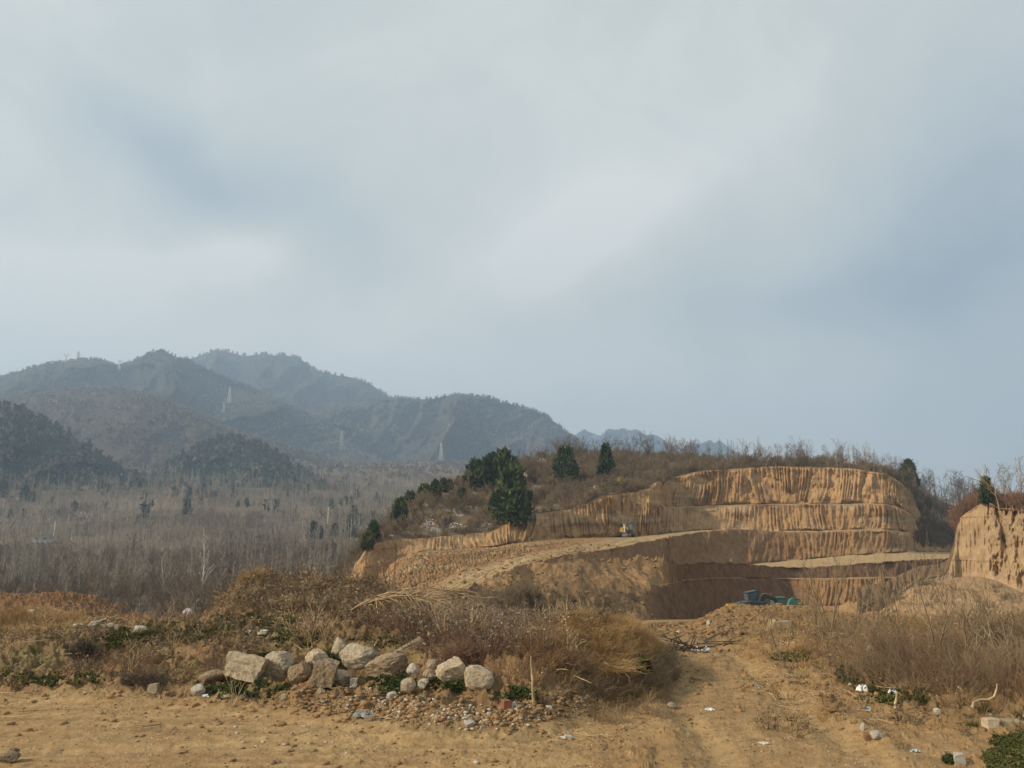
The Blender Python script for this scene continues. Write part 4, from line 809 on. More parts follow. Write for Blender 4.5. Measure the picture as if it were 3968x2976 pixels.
def excavator(p, rz, body, boomc, label, scale=1., boom=(2.2, 4.0), arm=(5.4, 2.2), cabm=None, tilt=0):
    """x forward, boom in front; tracks along x"""
    t = empty('excavator', p, sc=scale, rot=(0, tilt, rz)); tag(t, label, 'excavator')
    for y in (-1.25, 1.25):
        def f(bm, y=y):
            prism_y(bm, [(-1.7, .15), (-1.95, .45), (-1.7, .8), (1.7, .8), (1.95, .45), (1.7, .15), (1.4, 0), (-1.4, 0)], y - .28, y + .28)
            for k in range(12): box(bm, -1.6 + k * .29 - .09, -1.6 + k * .29 + .09, y - .3, y + .3, .79, .85, 0)
        tr = bm_mesh('track', f, M['black'], t)
    bm_mesh('undercarriage', lambda bm: (box(bm, -.9, .9, -1., 1., .35, .75, .05), bar(bm, (0, 0, .7), (0, 0, 1.0), .6, 24)), M['steel'], t)
    bm_mesh('engine_housing', lambda bm: (box(bm, -2.0, .2, -1.3, 1.3, 1.0, 1.9, .1), box(bm, -.1, 1.2, -1.3, -.15, 1.0, 1.7, .06), box(bm, -1.6, -.4, -1.1, .2, 1.9, 2.05, .05)), body, t)
    bm_mesh('counterweight', lambda bm: prism_y(bm, [(-2.0, 1.0), (-2.55, 1.15), (-2.6, 1.75), (-2.0, 1.95)], -1.3, 1.3), body, t)
    bm_mesh('exhaust', lambda bm: bar(bm, (-1.2, -.7, 2.0), (-1.2, -.7, 2.6), .06), M['steel'], t)
    cb = bm_mesh('cab', lambda bm: (box(bm, -.2, 1.35, .3, 1.3, 1.0, 1.45, .04), box(bm, -.25, 1.4, .27, 1.33, 2.75, 2.88, .05),
        *[bar(bm, a, b, .055, 6) for a, b in (((-.15, .35, 1.4), (-.15, .35, 2.8)), ((-.15, 1.25, 1.4), (-.15, 1.25, 2.8)), ((1.3, .35, 1.4), (1.2, .35, 2.8)), ((1.3, 1.25, 1.4), (1.2, 1.25, 2.8)), ((.55, 1.25, 1.4), (.55, 1.25, 2.8)))]), cabm or M['grey_paint'], t)
    for nm, bx in (('window', (1.22, 1.26, .4, 1.2, 1.45, 2.72)), ('window', (-.1, .5, 1.26, 1.29, 1.45, 2.72)), ('window', (.6, 1.2, 1.26, 1.29, 1.45, 2.72)), ('window', (-.1, 1.2, .31, .34, 1.45, 2.72)), ('window', (-.17, -.13, .4, 1.2, 1.45, 2.72))):
        bm_mesh(nm, lambda bm, bx=bx: box(bm, *bx, 0), M['glass'], cb)
    bx_, bz = boom; ax_, az_ = arm
    bm_mesh('boom', lambda bm: prism_y(bm, [(.5, 1.3), (.9, 1.25), (bx_ + .35, bz - .35), (ax_ - .4, bz - .9), (ax_ - .2, bz - .6), (bx_ + .2, bz + .15), (bx_ - .25, bz)], -.55, -.2), boomc, t)
    bm_mesh('arm', lambda bm: prism_y(bm, [(ax_ - .6, bz - .35), (ax_ - .1, bz - .5), (ax_ + .25, az_ - .9), (ax_, az_ - 1.0)], -.5, -.25), boomc, t)
    bm_mesh('hydraulic_cylinder', lambda bm: (bar(bm, (1.1, -.65, 1.3), (bx_ + .2, -.65, bz - .7), .08), bar(bm, (1.1, -.1, 1.3), (bx_ + .2, -.1, bz - .7), .08), bar(bm, (bx_, -.38, bz + .2), (ax_ - .5, -.38, bz - .1), .07)), M['steel'], t)
    b0 = (ax_ + .1, az_ - 1.0)
    bm_mesh('bucket', lambda bm: prism_y(bm, [(b0[0] + .2, b0[1] + .1), (b0[0] - .2, b0[1]), (b0[0] - .55, b0[1] - .5), (b0[0] - .5, b0[1] - .95), (b0[0], b0[1] - 1.1), (b0[0] + .45, b0[1] - .8), (b0[0] + .1, b0[1] - .45)], -.85, .1), M['steel'], t)
    return t
p = SQ.at(2428, 2082); excavator(p + np.array([0, 0, .02]), R(-100), M['yellow_paint'], M['pale_paint'], 'yellow excavator with a dark cab parked on the ramp below the grooved face', .9, (1.4, 2.5), (2.6, 2.0))
p = PP(2925, 2390, 72); excavator(p, R(20), M['grey_paint'], M['grey_paint'], 'dark grey excavator half hidden behind the rubble heap in the pit', .72, (1.3, 2.3), (3.2, 1.6), tilt=R(-9))
p = PP(3020, 2418, 80); excavator(p, R(15), M['teal_paint'], M['teal_paint'], 'green excavator behind the rubble heap, only its raised boom and housing showing', .85, (1.5, 2.7), (3.2, 2.0), cabm=M['teal_paint'])
# ------------------------------------------------------------------ pylons, poles, hut
M['galv'] = flat_mat('galvanised_steel', (.55, .57, .58), .15, 1, .5); M['wall_white'] = flat_mat('whitewashed_wall', (.66, .65, .60), .2, 1, .9); M['roof_grey'] = flat_mat('grey_roof', (.28, .27, .26), .25, 2, .9)
def pylon(p, h, kind, label, rz=0., br=.28, group='power pylons on the hills'):
    t = empty('power_pylon', p, rz); tag(t, label, 'pylon', group); w = h * .11
    def body(bm):
        top = h * (.62 if kind == 'cat' else 1.)
        def hw(z): return w * (1 - .82 * z / top)
        zs = np.linspace(0, top, 8)
        for sx, sy in ((1, 1), (1, -1), (-1, -1), (-1, 1)): bar(bm, (sx * w, sy * w, -h * .05), (sx * hw(top), sy * hw(top), top), br, 4)
        for z0_, z1_ in zip(zs[:-1], zs[1:]):
            a, b = hw(z0_), hw(z1_)
            for (s0, s1) in (((1, 1), (1, -1)), ((1, -1), (-1, -1)), ((-1, -1), (-1, 1)), ((-1, 1), (1, 1))):
                bar(bm, (s0[0] * a, s0[1] * a, z0_), (s1[0] * b, s1[1] * b, z1_), br * .5, 3); bar(bm, (s1[0] * a, s1[1] * a, z0_), (s0[0] * b, s0[1] * b, z1_), br * .5, 3)
    bm_mesh('tower', body, M['galv'], t)
    def arms(bm):
        if kind == 'cat':
            a = h * .2
            for s_ in (-1, 1):
                bar(bm, (s_ * w * .2, 0, h * .62), (s_ * a * .75, 0, h * .9), br, 4); bar(bm, (s_ * w * .1, 0, h * .66), (s_ * a * .6, 0, h * .9), br * .7, 4); bar(bm, (s_ * a * .75, 0, h * .9), (s_ * a * .8, 0, h * 1.03), br * .8, 4)
            bar(bm, (-a * 1.3, 0, h * .92), (a * 1.3, 0, h * .92), br, 4); bar(bm, (-a * 1.3, 0, h * .92), (-a * .6, 0, h * .87), br * .6, 4); bar(bm, (a * 1.3, 0, h * .92), (a * .6, 0, h * .87), br * .6, 4)
        else:
            for z_, l in ((.62, .17), (.75, .15), (.87, .13), (.98, .09)):
                bar(bm, (-l * h, 0, z_ * h), (l * h, 0, z_ * h), br * .9, 4); bar(bm, (-l * h, 0, z_ * h), (0, 0, (z_ + .05) * h), br * .6, 3); bar(bm, (l * h, 0, z_ * h), (0, 0, (z_ + .05) * h), br * .6, 3)
    bm_mesh('crossarm', arms, M['galv'], t)
for px, pb, pt, Dd, kind, lab, rz, br in ((254, 1415, 1367, 1950, 'cat', 'faint pylon with a forked head on the left ridge, left of the stepped one', .2, .5), (300, 1410, 1360, 1950, 'arms', 'faint pylon with four stepped crossarms on the left ridge', .1, .5),
        (462, 1432, 1393, 1950, 'cat', 'small forked pylon in the saddle of the left ridge', 1.0, .5), (888, 1560, 1500, 1650, 'arms', 'pale leaning-looking pylon on the mid slope below the twin peaks', 1.2, .28), (866, 1598, 1558, 1330, 'arms', 'thin pylon on the shoulder of the rounded middle hill', .8, .12),
        (1322, 1740, 1668, 1150, 'arms', 'thin grey pylon low in the saddle left of the right mountain', .9, .12), (1709, 1780, 1716, 1150, 'arms', 'whitish lattice pylon at the foot of the right mountain', 1.1, .2)):
    pylon(PP(px, pb, Dd), (pb - pt) * Dd / FPX, kind, lab, rz, br)
for px, pb, pt, lab in ((195, 2088, 2022, 'tall grey concrete pole beside the white hut in the valley'), (267, 2092, 2058, 'short pale pole right of the tall one in the valley'), (1258, 2030, 1966, 'grey pole standing in the poplar wood of the valley')):
    p = SVAL.at(px, pb); h = (pb - pt) * k_px(p[1]); t = empty('utility_pole', p); tag(t, lab, 'pole', 'poles in the valley')
    bm_mesh('post', lambda bm: bar(bm, (0, 0, -.5), (0, 0, h), .2, 10), M['wall_white'], t); bm_mesh('crossarm', lambda bm: (box(bm, -.6, .6, -.06, .06, h - .7, h - .55, .01)), M['steel'], t)
p = SVAL.at(160, 2100); t = empty('hut', p, R(8)); tag(t, 'low whitewashed hut with a flat grey roof in the valley', 'hut')
kk = k_px(p[1]); ww = 58 * kk; bm_mesh('wall', lambda bm: box(bm, -ww / 2, ww / 2, -2, 2, -.5, 16 * kk, .02), M['wall_white'], t); bm_mesh('roof', lambda bm: box(bm, -ww / 2 - .4, ww / 2 + .4, -2.4, 2.4, 16 * kk + .005, 16 * kk + .35, .04), M['roof_grey'], t)
for k in (-.28, .25): bm_mesh('window', lambda bm: box(bm, ww * k - .5, ww * k + .5, -2.03, -1.95, .9, 1.9, .0), M['glass'], t)
#@@ROCKS
M['rock'] = flat_mat('pale_conglomerate', (.56, .475, .345), .3, 5., .95, c2=(.36, .27, .17), bump=.02)
M['rock2'] = flat_mat('dirty_stone', (.38, .30, .20), .35, 6., .95, c2=(.22, .15, .09), bump=.02)
M['concrete'] = flat_mat('broken_concrete', (.36, .285, .18), .2, 6., .95, bump=.01)
M['brick'] = flat_mat('red_brick', (.25, .115, .075), .3, 9, .95, bump=.004); M['bag'] = flat_mat('white_plastic', (.74, .76, .76), .12, 9, .5, spec=.4)
M['clod'] = flat_mat('dried_mud', (.30, .185, .09), .3, 5, .97, bump=.01); M['chalk'] = flat_mat('pale_limestone', (.58, .52, .42), .25, 6, .95, bump=.01)
def rock_mesh(name, seed, mat, sub=4, planes=10, rough=.13, boxy=False):
    bm = bmesh.new(); bmesh.ops.create_icosphere(bm, subdivisions=sub, radius=1.); V = np.array([v.co[:] for v in bm.verts]); rg = np.random.default_rng(seed)
    N = norm(rg.normal(0, 1, (planes, 3)))
    if boxy: N = np.concatenate([np.eye(3), -np.eye(3), N[:3]]) + rg.normal(0, .08, (9, 3)); N = norm(N)
    for k, n in enumerate(N):
        dd = rg.uniform(.5, .62) if boxy and k < 6 else rg.uniform(.58, .88); e = V @ n - dd - (0 if boxy else .02); V = V - np.where(e > 0, e, 0)[:, None] * n * .96
    nn = norm(V); f = fbm(V[:, 0] * 1.8 + V[:, 2] * 1.1 + seed, V[:, 1] * 1.8 - V[:, 2] * 1.3, 5, seed, .68) + .6 * fbm(V[:, 2] * 4 + seed, (V[:, 0] - V[:, 1]) * 4, 4, seed + 3, .6)
    V = V + nn * (f * rough)[:, None]
    V[:, :] /= np.abs(V).max(0)
    for v, c in zip(bm.verts, V): v.co = c
    me = bpy.data.meshes.new(name); bm.to_mesh(me); bm.free(); me.materials.append(mat); return me
def rock(px, pb, wp, hp_, label, seed, mat='rock', name='boulder', tilt=(0, 0), depth=.8, boxy=False, group='boulders heaped at the yard edge', me=None, sub=4):
    p = SG.at(px, pb); k = k_px(p[1]); w, h = wp * k, hp_ * k
    me = me or rock_mesh(name, seed, M[mat], sub, boxy=boxy)
    o = bpy.data.objects.new(name, me); COL.objects.link(o); o.scale = (w / 2, w / 2 * depth, h * .56)
    o.location = (p[0], p[1] + w * depth * .3, p[2] + h * .44); o.rotation_euler = (tilt[0], tilt[1], 0); tag(o, label, 'boulder' if name == 'boulder' else 'rock', group)
    return o
BO = [(944, 2638, 172, 100, 'long pale boulder with a flat end, leftmost of the big row', 1, 'rock', True), (1068, 2640, 140, 118, 'tall pale pointed boulder second from the left in the big row', 2, 'rock', False),
      (1154, 2655, 96, 92, 'dull rounded boulder leaning against the tall pointed one', 3, 'rock2', False), (1218, 2592, 96, 74, 'blocky pale boulder perched above two leaning ones', 4, 'rock', True),
      (1251, 2668, 100, 108, 'upright brown slab-like boulder in the middle of the row', 5, 'rock2', True), (1308, 2556, 76, 84, 'triangular pale boulder sticking up behind the biggest one', 6, 'rock', False),
      (1380, 2604, 160, 108, 'biggest knobbly pale boulder in the row', 7, 'rock', False), (1318, 2655, 88, 56, 'low stone wedged under the biggest boulder', 8, 'rock', False),
      (1495, 2626, 178, 90, 'wide low boulder caked with brown soil, right of the biggest one', 9, 'rock2', False), (1601, 2620, 58, 50, 'small knobbly pale boulder left of the right-hand heap', 11, 'chalk', False),
      (1577, 2696, 64, 68, 'small cube-like boulder low in front of the right-hand heap', 12, 'rock', False), (1675, 2600, 52, 54, 'small pale boulder at the top left of the right-hand heap', 13, 'rock', False),
      (1748, 2645, 130, 98, 'large pale boulder crowning the right-hand heap', 14, 'rock', False), (1855, 2672, 128, 86, 'flat sloping pale slab at the right end of the boulders', 15, 'rock', True),
      (805, 2652, 115, 52, 'flat soil-covered rock left of the boulder row', 16, 'rock2', False), (760, 2696, 58, 44, 'pale stone at the yard edge left of the boulder row', 17, 'chalk', False),
      (1660, 2640, 60, 46, 'grey stone in the middle of the right-hand heap', 18, 'rock', False), (1640, 2670, 46, 40, 'small stone between the cube-like and the crowning boulder', 19, 'chalk', False)]
for i, (px, pb, w, h, lab, sd, mt, bx) in enumerate(BO):
    rock(px, pb, w * .95, h * .92, lab, sd + 900, mt, boxy=bx and sd not in (4, 15), tilt=(r_.uniform(-.2, .2), r_.uniform(-.35, .35)))
o = rock(1575, 2530, 150, 34, 'long tilted concrete slab half buried on the slope behind the boulders', 951, 'concrete', 'concrete_slab', (0, R(-30)), .3, True, None); o['category'] = 'slab'
LR = [(115, 2385, 24, 18, 'rounded pale stone on the left slope below the red mound', 'chalk'), (295, 2436, 40, 18, 'flat pale stone left of the stone row below the red mound', 'chalk'), (350, 2432, 32, 20, 'pale stone in the row below the red mound', 'chalk'), (372, 2420, 20, 12, 'small stone behind the row below the red mound', 'chalk'),
      (400, 2432, 26, 14, 'low pale stone in the middle of the row below the red mound', 'chalk'), (425, 2434, 26, 16, 'pale stone near the right of the row below the red mound', 'chalk'), (449, 2436, 16, 14, 'roundish stone at the right end of the stone row', 'chalk'), (530, 2455, 58, 26, 'largest smooth oval stone on the slope by the red mound', 'chalk'),
      (330, 2622, 18, 14, 'small stone on the left slope near the yard', 'rock'), (590, 2684, 38, 28, 'round yellowish stone at the yard edge left of centre', 'rock'), (230, 2658, 16, 20, 'white chip of stone at the yard edge', 'chalk'),
      (960, 2462, 34, 16, 'broken white stone at the left end of a bright pair on the green patch', 'chalk'), (1015, 2460, 38, 14, 'flat white slab right of the broken white stone on the green patch', 'chalk'), (870, 2712, 50, 14, 'flat stone lying at the yard edge', 'rock'), (940, 2714, 36, 18, 'grey stone at the yard edge below the weeds', 'rock2'),
      (1095, 2714, 16, 20, 'small pointed white stone at the yard edge', 'chalk'), (1515, 2712, 40, 26, 'pale lump of stone at the left of the rubble', 'chalk'), (1240, 2695, 30, 22, 'brownish stone below the dark weeds', 'rock'), (1370, 2664, 30, 30, 'knobbly stone below the biggest boulder', 'chalk'),
      (2605, 2746, 36, 18, 'smooth oval stone on the track right of the bush', 'rock'), (1818, 2820, 44, 22, 'pale rough stone at the front of the rubble', 'chalk'), (1425, 2795, 30, 16, 'flat whitish stone on the yard in front of the rubble', 'rock'),
      (2745, 2428, 18, 20, 'pale stone on the flank of the rubble heap', 'chalk'), (2630, 2458, 20, 12, 'pale stone at the left foot of the rubble heap', 'chalk'), (3370, 2870, 32, 22, 'brown stone beside the pale one at the bottom right', 'clod'), (3402, 2868, 48, 26, 'pale flat stone at the bottom right of the track', 'chalk'),
      (3345, 2835, 20, 26, 'whitish stone standing on the right verge', 'chalk'), (3588, 2768, 28, 24, 'tan stone in the row along the right verge', 'clod'), (3636, 2770, 26, 20, 'light stone in the row along the right verge', 'chalk'), (3235, 2762, 60, 26, 'dark earthy lump on the right of the track', 'clod'), (3720, 2965, 44, 34, 'pale stone at the bottom edge near the dark weed', 'chalk'), (22, 2958, 70, 34, 'dark flat stone in the bottom left corner', 'rock2'), (48, 2915, 34, 12, 'thin dark sliver of stone above the bottom left corner', 'rock2'), (3860, 2775, 0, 0, '', '')]
for i, (px, pb, w, h, lab, mt) in enumerate(LR):
    if w: rock(px, pb, w * 1.05, h * 1.15, lab, 1000 + i, mt, 'rock', depth=.9, group=None, sub=3, boxy=i % 3 == 0)
# concrete blocks on the rubble heap, brick, pale slab
def block(px, pb, wp, hp_, label, seed, mat, name='concrete_block', rz=0., tilt=0., depth=.8, cat='block'):
    p = SG.at(px, pb); k = k_px(p[1]); w, h = wp * k, hp_ * k
    t = bm_mesh(name, lambda bm: box(bm, -w / 2, w / 2, -w * depth / 2, w * depth / 2, -h * .25, h, min(w, h) * .06), M[mat]); rg = np.random.default_rng(seed)
    for v in t.data.vertices: v.co += Vector(rg.normal(0, 1, 3) * min(w, h) * .03)
    t.location = [float(a) for a in p + np.array([0, w * depth * .4, 0])]; t.rotation_euler = (0, tilt, rz); return tag(t, label, cat)
block(3036, 2445, 64, 34, 'square yellowish concrete block on the face of the rubble heap', 1, 'concrete', tilt=R(-2)); block(2994, 2448, 22, 44, 'narrow tilted slab leaning beside the square concrete block', 2, 'concrete', 'concrete_slab', .3, R(22), 2., 'slab')
block(3060, 2402, 70, 5, 'long thin pale board lying on the rubble heap', 3, 'concrete', 'board', .1, R(3), .3, 'board'); block(2836, 2345, 38, 7, 'orange yellow board on the top of the rubble heap', 4, 'yellow_paint', 'board', .1, R(2), .5, 'board')
block(3910, 2822, 118, 24, 'long pale stone slab lying behind the green weeds at the right edge', 5, 'concrete', 'stone_slab', -.05, R(1), .5, 'slab')
block(3848, 2816, 46, 26, 'squared pale end stone touching the long slab at the right edge', 6, 'rock', 'stone_block', .15, 0, .8)
block(1957, 2742, 30, 24, 'single red brick standing in the rubble near the stick', 7, 'brick', 'brick', .4, R(5), 1.4, 'brick'); block(1988, 2752, 26, 26, 'broken whitish tile piece right of the red brick', 8, 'chalk', 'tile', .8, R(30), .4, 'tile')
block(2040, 2690, 1, 1, 'x', 9, 'chalk') if False else None
block(720, 2614, 22, 12, 'small piece of orange brick on the left slope', 10, 'brick', 'brick', .4, R(10), 1., 'brick')
block(2125, 2752, 20, 14, 'pale tile chip at the right end of the rubble', 12, 'chalk', 'tile', .3, .1, 1., 'tile')
# rubble and clods nobody could count
peb = []
for i in range(6):
    me = rock_mesh('p', 1100 + i, M['rock'], 1, 5, .3, boxy=True); V = np.array([v.co[:] for v in me.vertices]) * np.array([1, .7, .5]); F = np.array([p_.vertices[:] for p_ in me.polygons]); peb.append((V, F)); bpy.data.meshes.remove(me)
def strew(name, label, n, mat, smin, smax, sel, dens=None, pw=2.5, surf=SG):
    p = surf.scatter(n, rng, sel, dens); sz = smin + (smax - smin) * rng.random(n) ** pw; p[:, 2] += sz * .15
    V, F = bake(peb, p, rng, 1, 1, .3, sz); return tag(mesh_np(name, V, F, M[mat]), label, name.replace('_', ' '), kind='stuff')
front = lambda px, py: np.exp(-((py - np.interp(px, [0, 700, 1100, 1500, 1900, 2150, 2500], [2670, 2680, 2700, 2740, 2770, 2740, 2650])) / 38.) ** 2)
strew('rubble', 'pale stone rubble in front of the boulders', 1300, 'chalk', .005, .026, lambda px, py, D: (px > 650) & (px < 2300) & (D < 12), lambda x, y, a, b: front(a, b) * ramp01(a, 1100, 1500) + .005)
strew('rubble', 'brown stone rubble in front of the boulders', 5200, 'clod', .006, .034, lambda px, py, D: (px > 650) & (px < 2500) & (D < 12), lambda x, y, a, b: front(a, b) * ramp01(a, 900, 1500) + .01)
strew('brick_rubble', 'broken red brick bits in the rubble', 60, 'brick', .008, .025, lambda px, py, D: (px > 1500) & (px < 2200) & (D < 9), lambda x, y, a, b: front(a, b))
strew('gravel', 'loose pebbles scattered over the banks', 4500, 'rock2', .005, .022, lambda px, py, D: (D > 7) & (D < 22) & ((px < 2500) | (px > 3000)))
strew('pale_stones', 'pale pebbles on the slopes of the mounds', 700, 'chalk', .008, .03, lambda px, py, D: (D > 9) & (D < 21) & (px < 1700))
strew('clods', 'dry clods of earth scattered over the yard and track', 8000, 'clod', .003, .013, lambda px, py, D: (D > 4.4) & (D < 16), lambda x, y, a, b: .25 + ramp01(a, 1800, 2600) * 1.5, 3.5)
strew('grit', 'fine pale grit over the yard and track', 15000, 'rock', .0025, .010, lambda px, py, D: (D > 4.4) & (D < 13), lambda x, y, a, b: .15 + cl_(x, y, .9), 2.)
strew('grit', 'fine brown crumbs of soil over the yard and track', 22000, 'clod', .003, .014, lambda px, py, D: (D > 4.4) & (D < 15), lambda x, y, a, b: .1 + cl_(x + 7, y, .7) + ramp01(a, 1900, 2500), 2.)
strew('clods', 'bigger clods along the banks', 11000, 'clod', .006, .05, lambda px, py, D: (D > 7.5) & (D < 24) & ((px < 2500) | (px > 2650)), lambda x, y, a, b: front(a, b) + .35, 3.)
strew('rubble', 'tan rubble on the heap before the pit', 4500, 'clod', .015, .10, lambda px, py, D: (D > 16) & (D < 30) & (px > 2560) & (px < 3500), None, 3)
strew('spoil', 'lumps of loess on the ramp and its rubble slope', 5000, 'clod', .04, .28, lambda px, py, D: (px > 1500) & (px < 2560) & (D > 50) & (D < 125), None, 4, SQ)
# ------------------------------------------------------------------ ground plants near the camera
def tuft(seed, n, h, r, spread, curve=.5, leafn=0, leafs=.02, w=.0022):
    rg = np.random.default_rng(seed); s_ = Seg(); LC, LA = [], []
    for k in range(n):
        a = rg.random() * 6.283; l = rg.uniform(.05, spread); b = np.array([math.cos(a), math.sin(a), 0]) * rg.random() * r; d = np.array([math.cos(a) * l, math.sin(a) * l, 1.]); d /= np.linalg.norm(d); hh_ = h * rg.uniform(.45, 1.)
        p = b - np.array([0, 0, .01])
        for j in range(3):
            q = p + d * hh_ / 3; s_.add(p, q, w * (1 - j * .25), w * (1 - (j + 1) * .25)); p = q; d = d + np.array([math.cos(a), math.sin(a), -.4]) * curve * rg.uniform(.1, .6) + rg.normal(0, .22, 3); d /= np.linalg.norm(d)
            for _ in range(leafn):
                if rg.random() < .7: LC.append(p + rg.normal(0, .012, 3) * h * 4 - d * hh_ / 3 * rg.random()); LA.append(d)
    m = s_.mesh()
    if LC: m = merge(m, leaves(np.array(LC), leafs * rg.uniform(.5, 1.4, len(LC)), rg, aspect=2.2))
    return m
def plants(name, label, tpl, mat, n, smin, smax, sel, dens=None, tilt=.2, surf=SG, cat=None):
    p = surf.scatter(n, rng, sel, dens); V, F = bake(tpl, p, rng, smin, smax, tilt); return tag(mesh_np(name, V, F, M[mat]), label, cat or name.replace('_', ' '), kind='stuff')
weed = [tuft(i, 9, .22 + .05 * (i % 4), .07, .9, .7, 3, .016 + .003 * (i % 3), .003) for i in range(9)]
straw = [tuft(20 + i, 16, .26, .06, 1.0, .9, 0, .02, .0024) for i in range(7)]
leafy = [tuft(40 + i, 12, .065, .07, 1.3, .8, 4, .015, .0016) for i in range(6)]
blade = [tuft(60 + i, 22, .15, .03, .6, .5, 0, .02, .0025) for i in range(4)]
seedh = [tuft(70 + i, 7, .36, .06, .7, .5, 2, .012, .002) for i in range(5)]
ell = lambda a, b, cx, cy, rx, ry: np.clip(1.3 - ((a - cx) / rx) ** 2 - ((b - cy) / ry) ** 2, 0, 1) * (.12 + ramp01(fbm(a / 60., b / 26., 3, 305), -.2, .25))
plants('dead_weeds', 'brown curled dead weeds covering the top of the main mound', weed, 'dead_leaf', 5200, .6, 1.35, lambda px, py, D: (D > 8) & (D < 22) & (px < 2350), lambda x, y, a, b: ell(a, b, 1250, 2290, 480, 90) * 3 + ell(a, b, 1650, 2390, 300, 70) * 2 + ell(a, b, 2000, 2440, 400, 100) * 2.5 + .10 * (a > 700) * (b < 2600))
plants('dry_brush', 'tangled dry brown brush on the slope between the boulders and the big bush', straw, 'red_twig', 3600, .7, 1.5, lambda px, py, D: (D > 8) & (D < 19) & (px < 2450), lambda x, y, a, b: ell(a, b, 1850, 2430, 400, 130) * 3 + ell(a, b, 2100, 2560, 250, 90) + ell(a, b, 600, 2600, 300, 60) * .5 + .05 * (a > 700) * (b < 2650))
plants('seedheads', 'grey white seedheads in the brush above the boulders', seedh, 'seedhead', 420, .7, 1.3, lambda px, py, D: (D > 8) & (D < 19) & (px < 2450), lambda x, y, a, b: ell(a, b, 1850, 2480, 300, 110) * 3 + ell(a, b, 1200, 2240, 260, 25) * 2)
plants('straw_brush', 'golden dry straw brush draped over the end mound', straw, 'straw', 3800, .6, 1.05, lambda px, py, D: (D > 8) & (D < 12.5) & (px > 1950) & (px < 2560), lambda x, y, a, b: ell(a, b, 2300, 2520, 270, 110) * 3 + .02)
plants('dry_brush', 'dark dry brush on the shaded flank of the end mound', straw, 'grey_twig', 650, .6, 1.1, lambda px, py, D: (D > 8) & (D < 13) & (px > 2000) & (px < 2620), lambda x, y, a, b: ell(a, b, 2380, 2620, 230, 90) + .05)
plants('dry_grass', 'pale dry grass on the left slope in front of the red mound', straw, 'straw', 650, .4, .9, lambda px, py, D: (D > 9) & (D < 19) & (px < 900), lambda x, y, a, b: ell(a, b, 120, 2410, 220, 45) * 3 + .03)
plants('green_weeds', 'low green weeds in patches on the mounds', leafy, 'green', 1300, .7, 1.4, lambda px, py, D: (D > 7.5) & (D < 18) & (px < 2300), lambda x, y, a, b: 2 * (ell(a, b, 950, 2410, 180, 28) + ell(a, b, 700, 2450, 260, 34) + ell(a, b, 1150, 2470, 120, 30) + ell(a, b, 480, 2480, 120, 30) + ell(a, b, 180, 2630, 180, 30) + ell(a, b, 1550, 2480, 160, 30)) * (b < 2700))
plants('dark_weeds', 'dark green weeds growing at the foot of the boulders', leafy, 'lush', 300, .6, 1.2, lambda px, py, D: (D > 7) & (D < 14) & (px < 2300), lambda x, y, a, b: 3 * (ell(a, b, 940, 2670, 170, 26) + ell(a, b, 1520, 2650, 90, 40) + ell(a, b, 1760, 2650, 120, 26) + ell(a, b, 1290, 2540, 40, 30) + ell(a, b, 1020, 2540, 60, 20) + ell(a, b, 2000, 2690, 90, 30)))
plants('bank_weeds', 'brown dead stems on the left bank by the yard', weed, 'dead_leaf', 380, .5, .9, lambda px, py, D: (D > 9.2) & (D < 13) & (px < 1000), lambda x, y, a, b: cl_(x, y, .8) + .05)
plants('lush_weeds', 'dense dark green weeds in the bottom right corner', [tuft(90 + i, 16, .09, .07, 1.2, .7, 6, .017, .002) for i in range(6)], 'green', 420, .3, .75, lambda px, py, D: (px > 3650) & (D < 7.6) & (D > 5.), lambda x, y, a, b: ell(a, b, 3950, 2930, 120, 85) * 2)
dstem = [T_shrub(1800 + i, .5, 3, 2, 3, .005, .002, .8, .7).mesh() for i in range(7)]
plants('dead_stems', 'taller dead stems standing out of the brush on the mounds', dstem, 'stick', 230, .4, 1.15, lambda px, py, D: (D > 8.6) & (D < 19) & (px < 2480), lambda x, y, a, b: .15 + ell(a, b, 1600, 2380, 900, 160))
plants('dead_stems', 'dark dead stems tangled over the mounds', dstem, 'twig_dark', 420, .3, .9, lambda px, py, D: (D > 8.6) & (D < 19) & (px < 2480), lambda x, y, a, b: .3 + 2 * ell(a, b, 1400, 2330, 800, 100))
_lie = []
for i in range(5):
    _r = np.random.default_rng(1850 + i); _s = Seg()
    for k in range(4):
        b_ = np.array([_r.normal(0, .1), _r.normal(0, .1), .015]); e_ = b_ + np.array([_r.normal(0, .16), _r.normal(0, .16), _r.uniform(0, .05)]); _s.add(b_, (b_ + e_) / 2 + _r.normal(0, .012, 3), .005, .004); _s.add(_s.b[-1], e_, .004, .002)
    _lie.append(_s.mesh())
plants('fallen_twigs', 'fallen twigs and roots lying over the bare soil of the banks', _lie, 'stick', 700, .5, 1.3, lambda px, py, D: (D > 7.5) & (D < 17) & ((px < 2500) | (px > 3000)), tilt=.1)
plants('fallen_twigs', 'small dry stalks scattered on the yard and track', _lie, 'grey_twig', 420, .2, .6, lambda px, py, D: (D > 4.5) & (D < 12), tilt=.05)
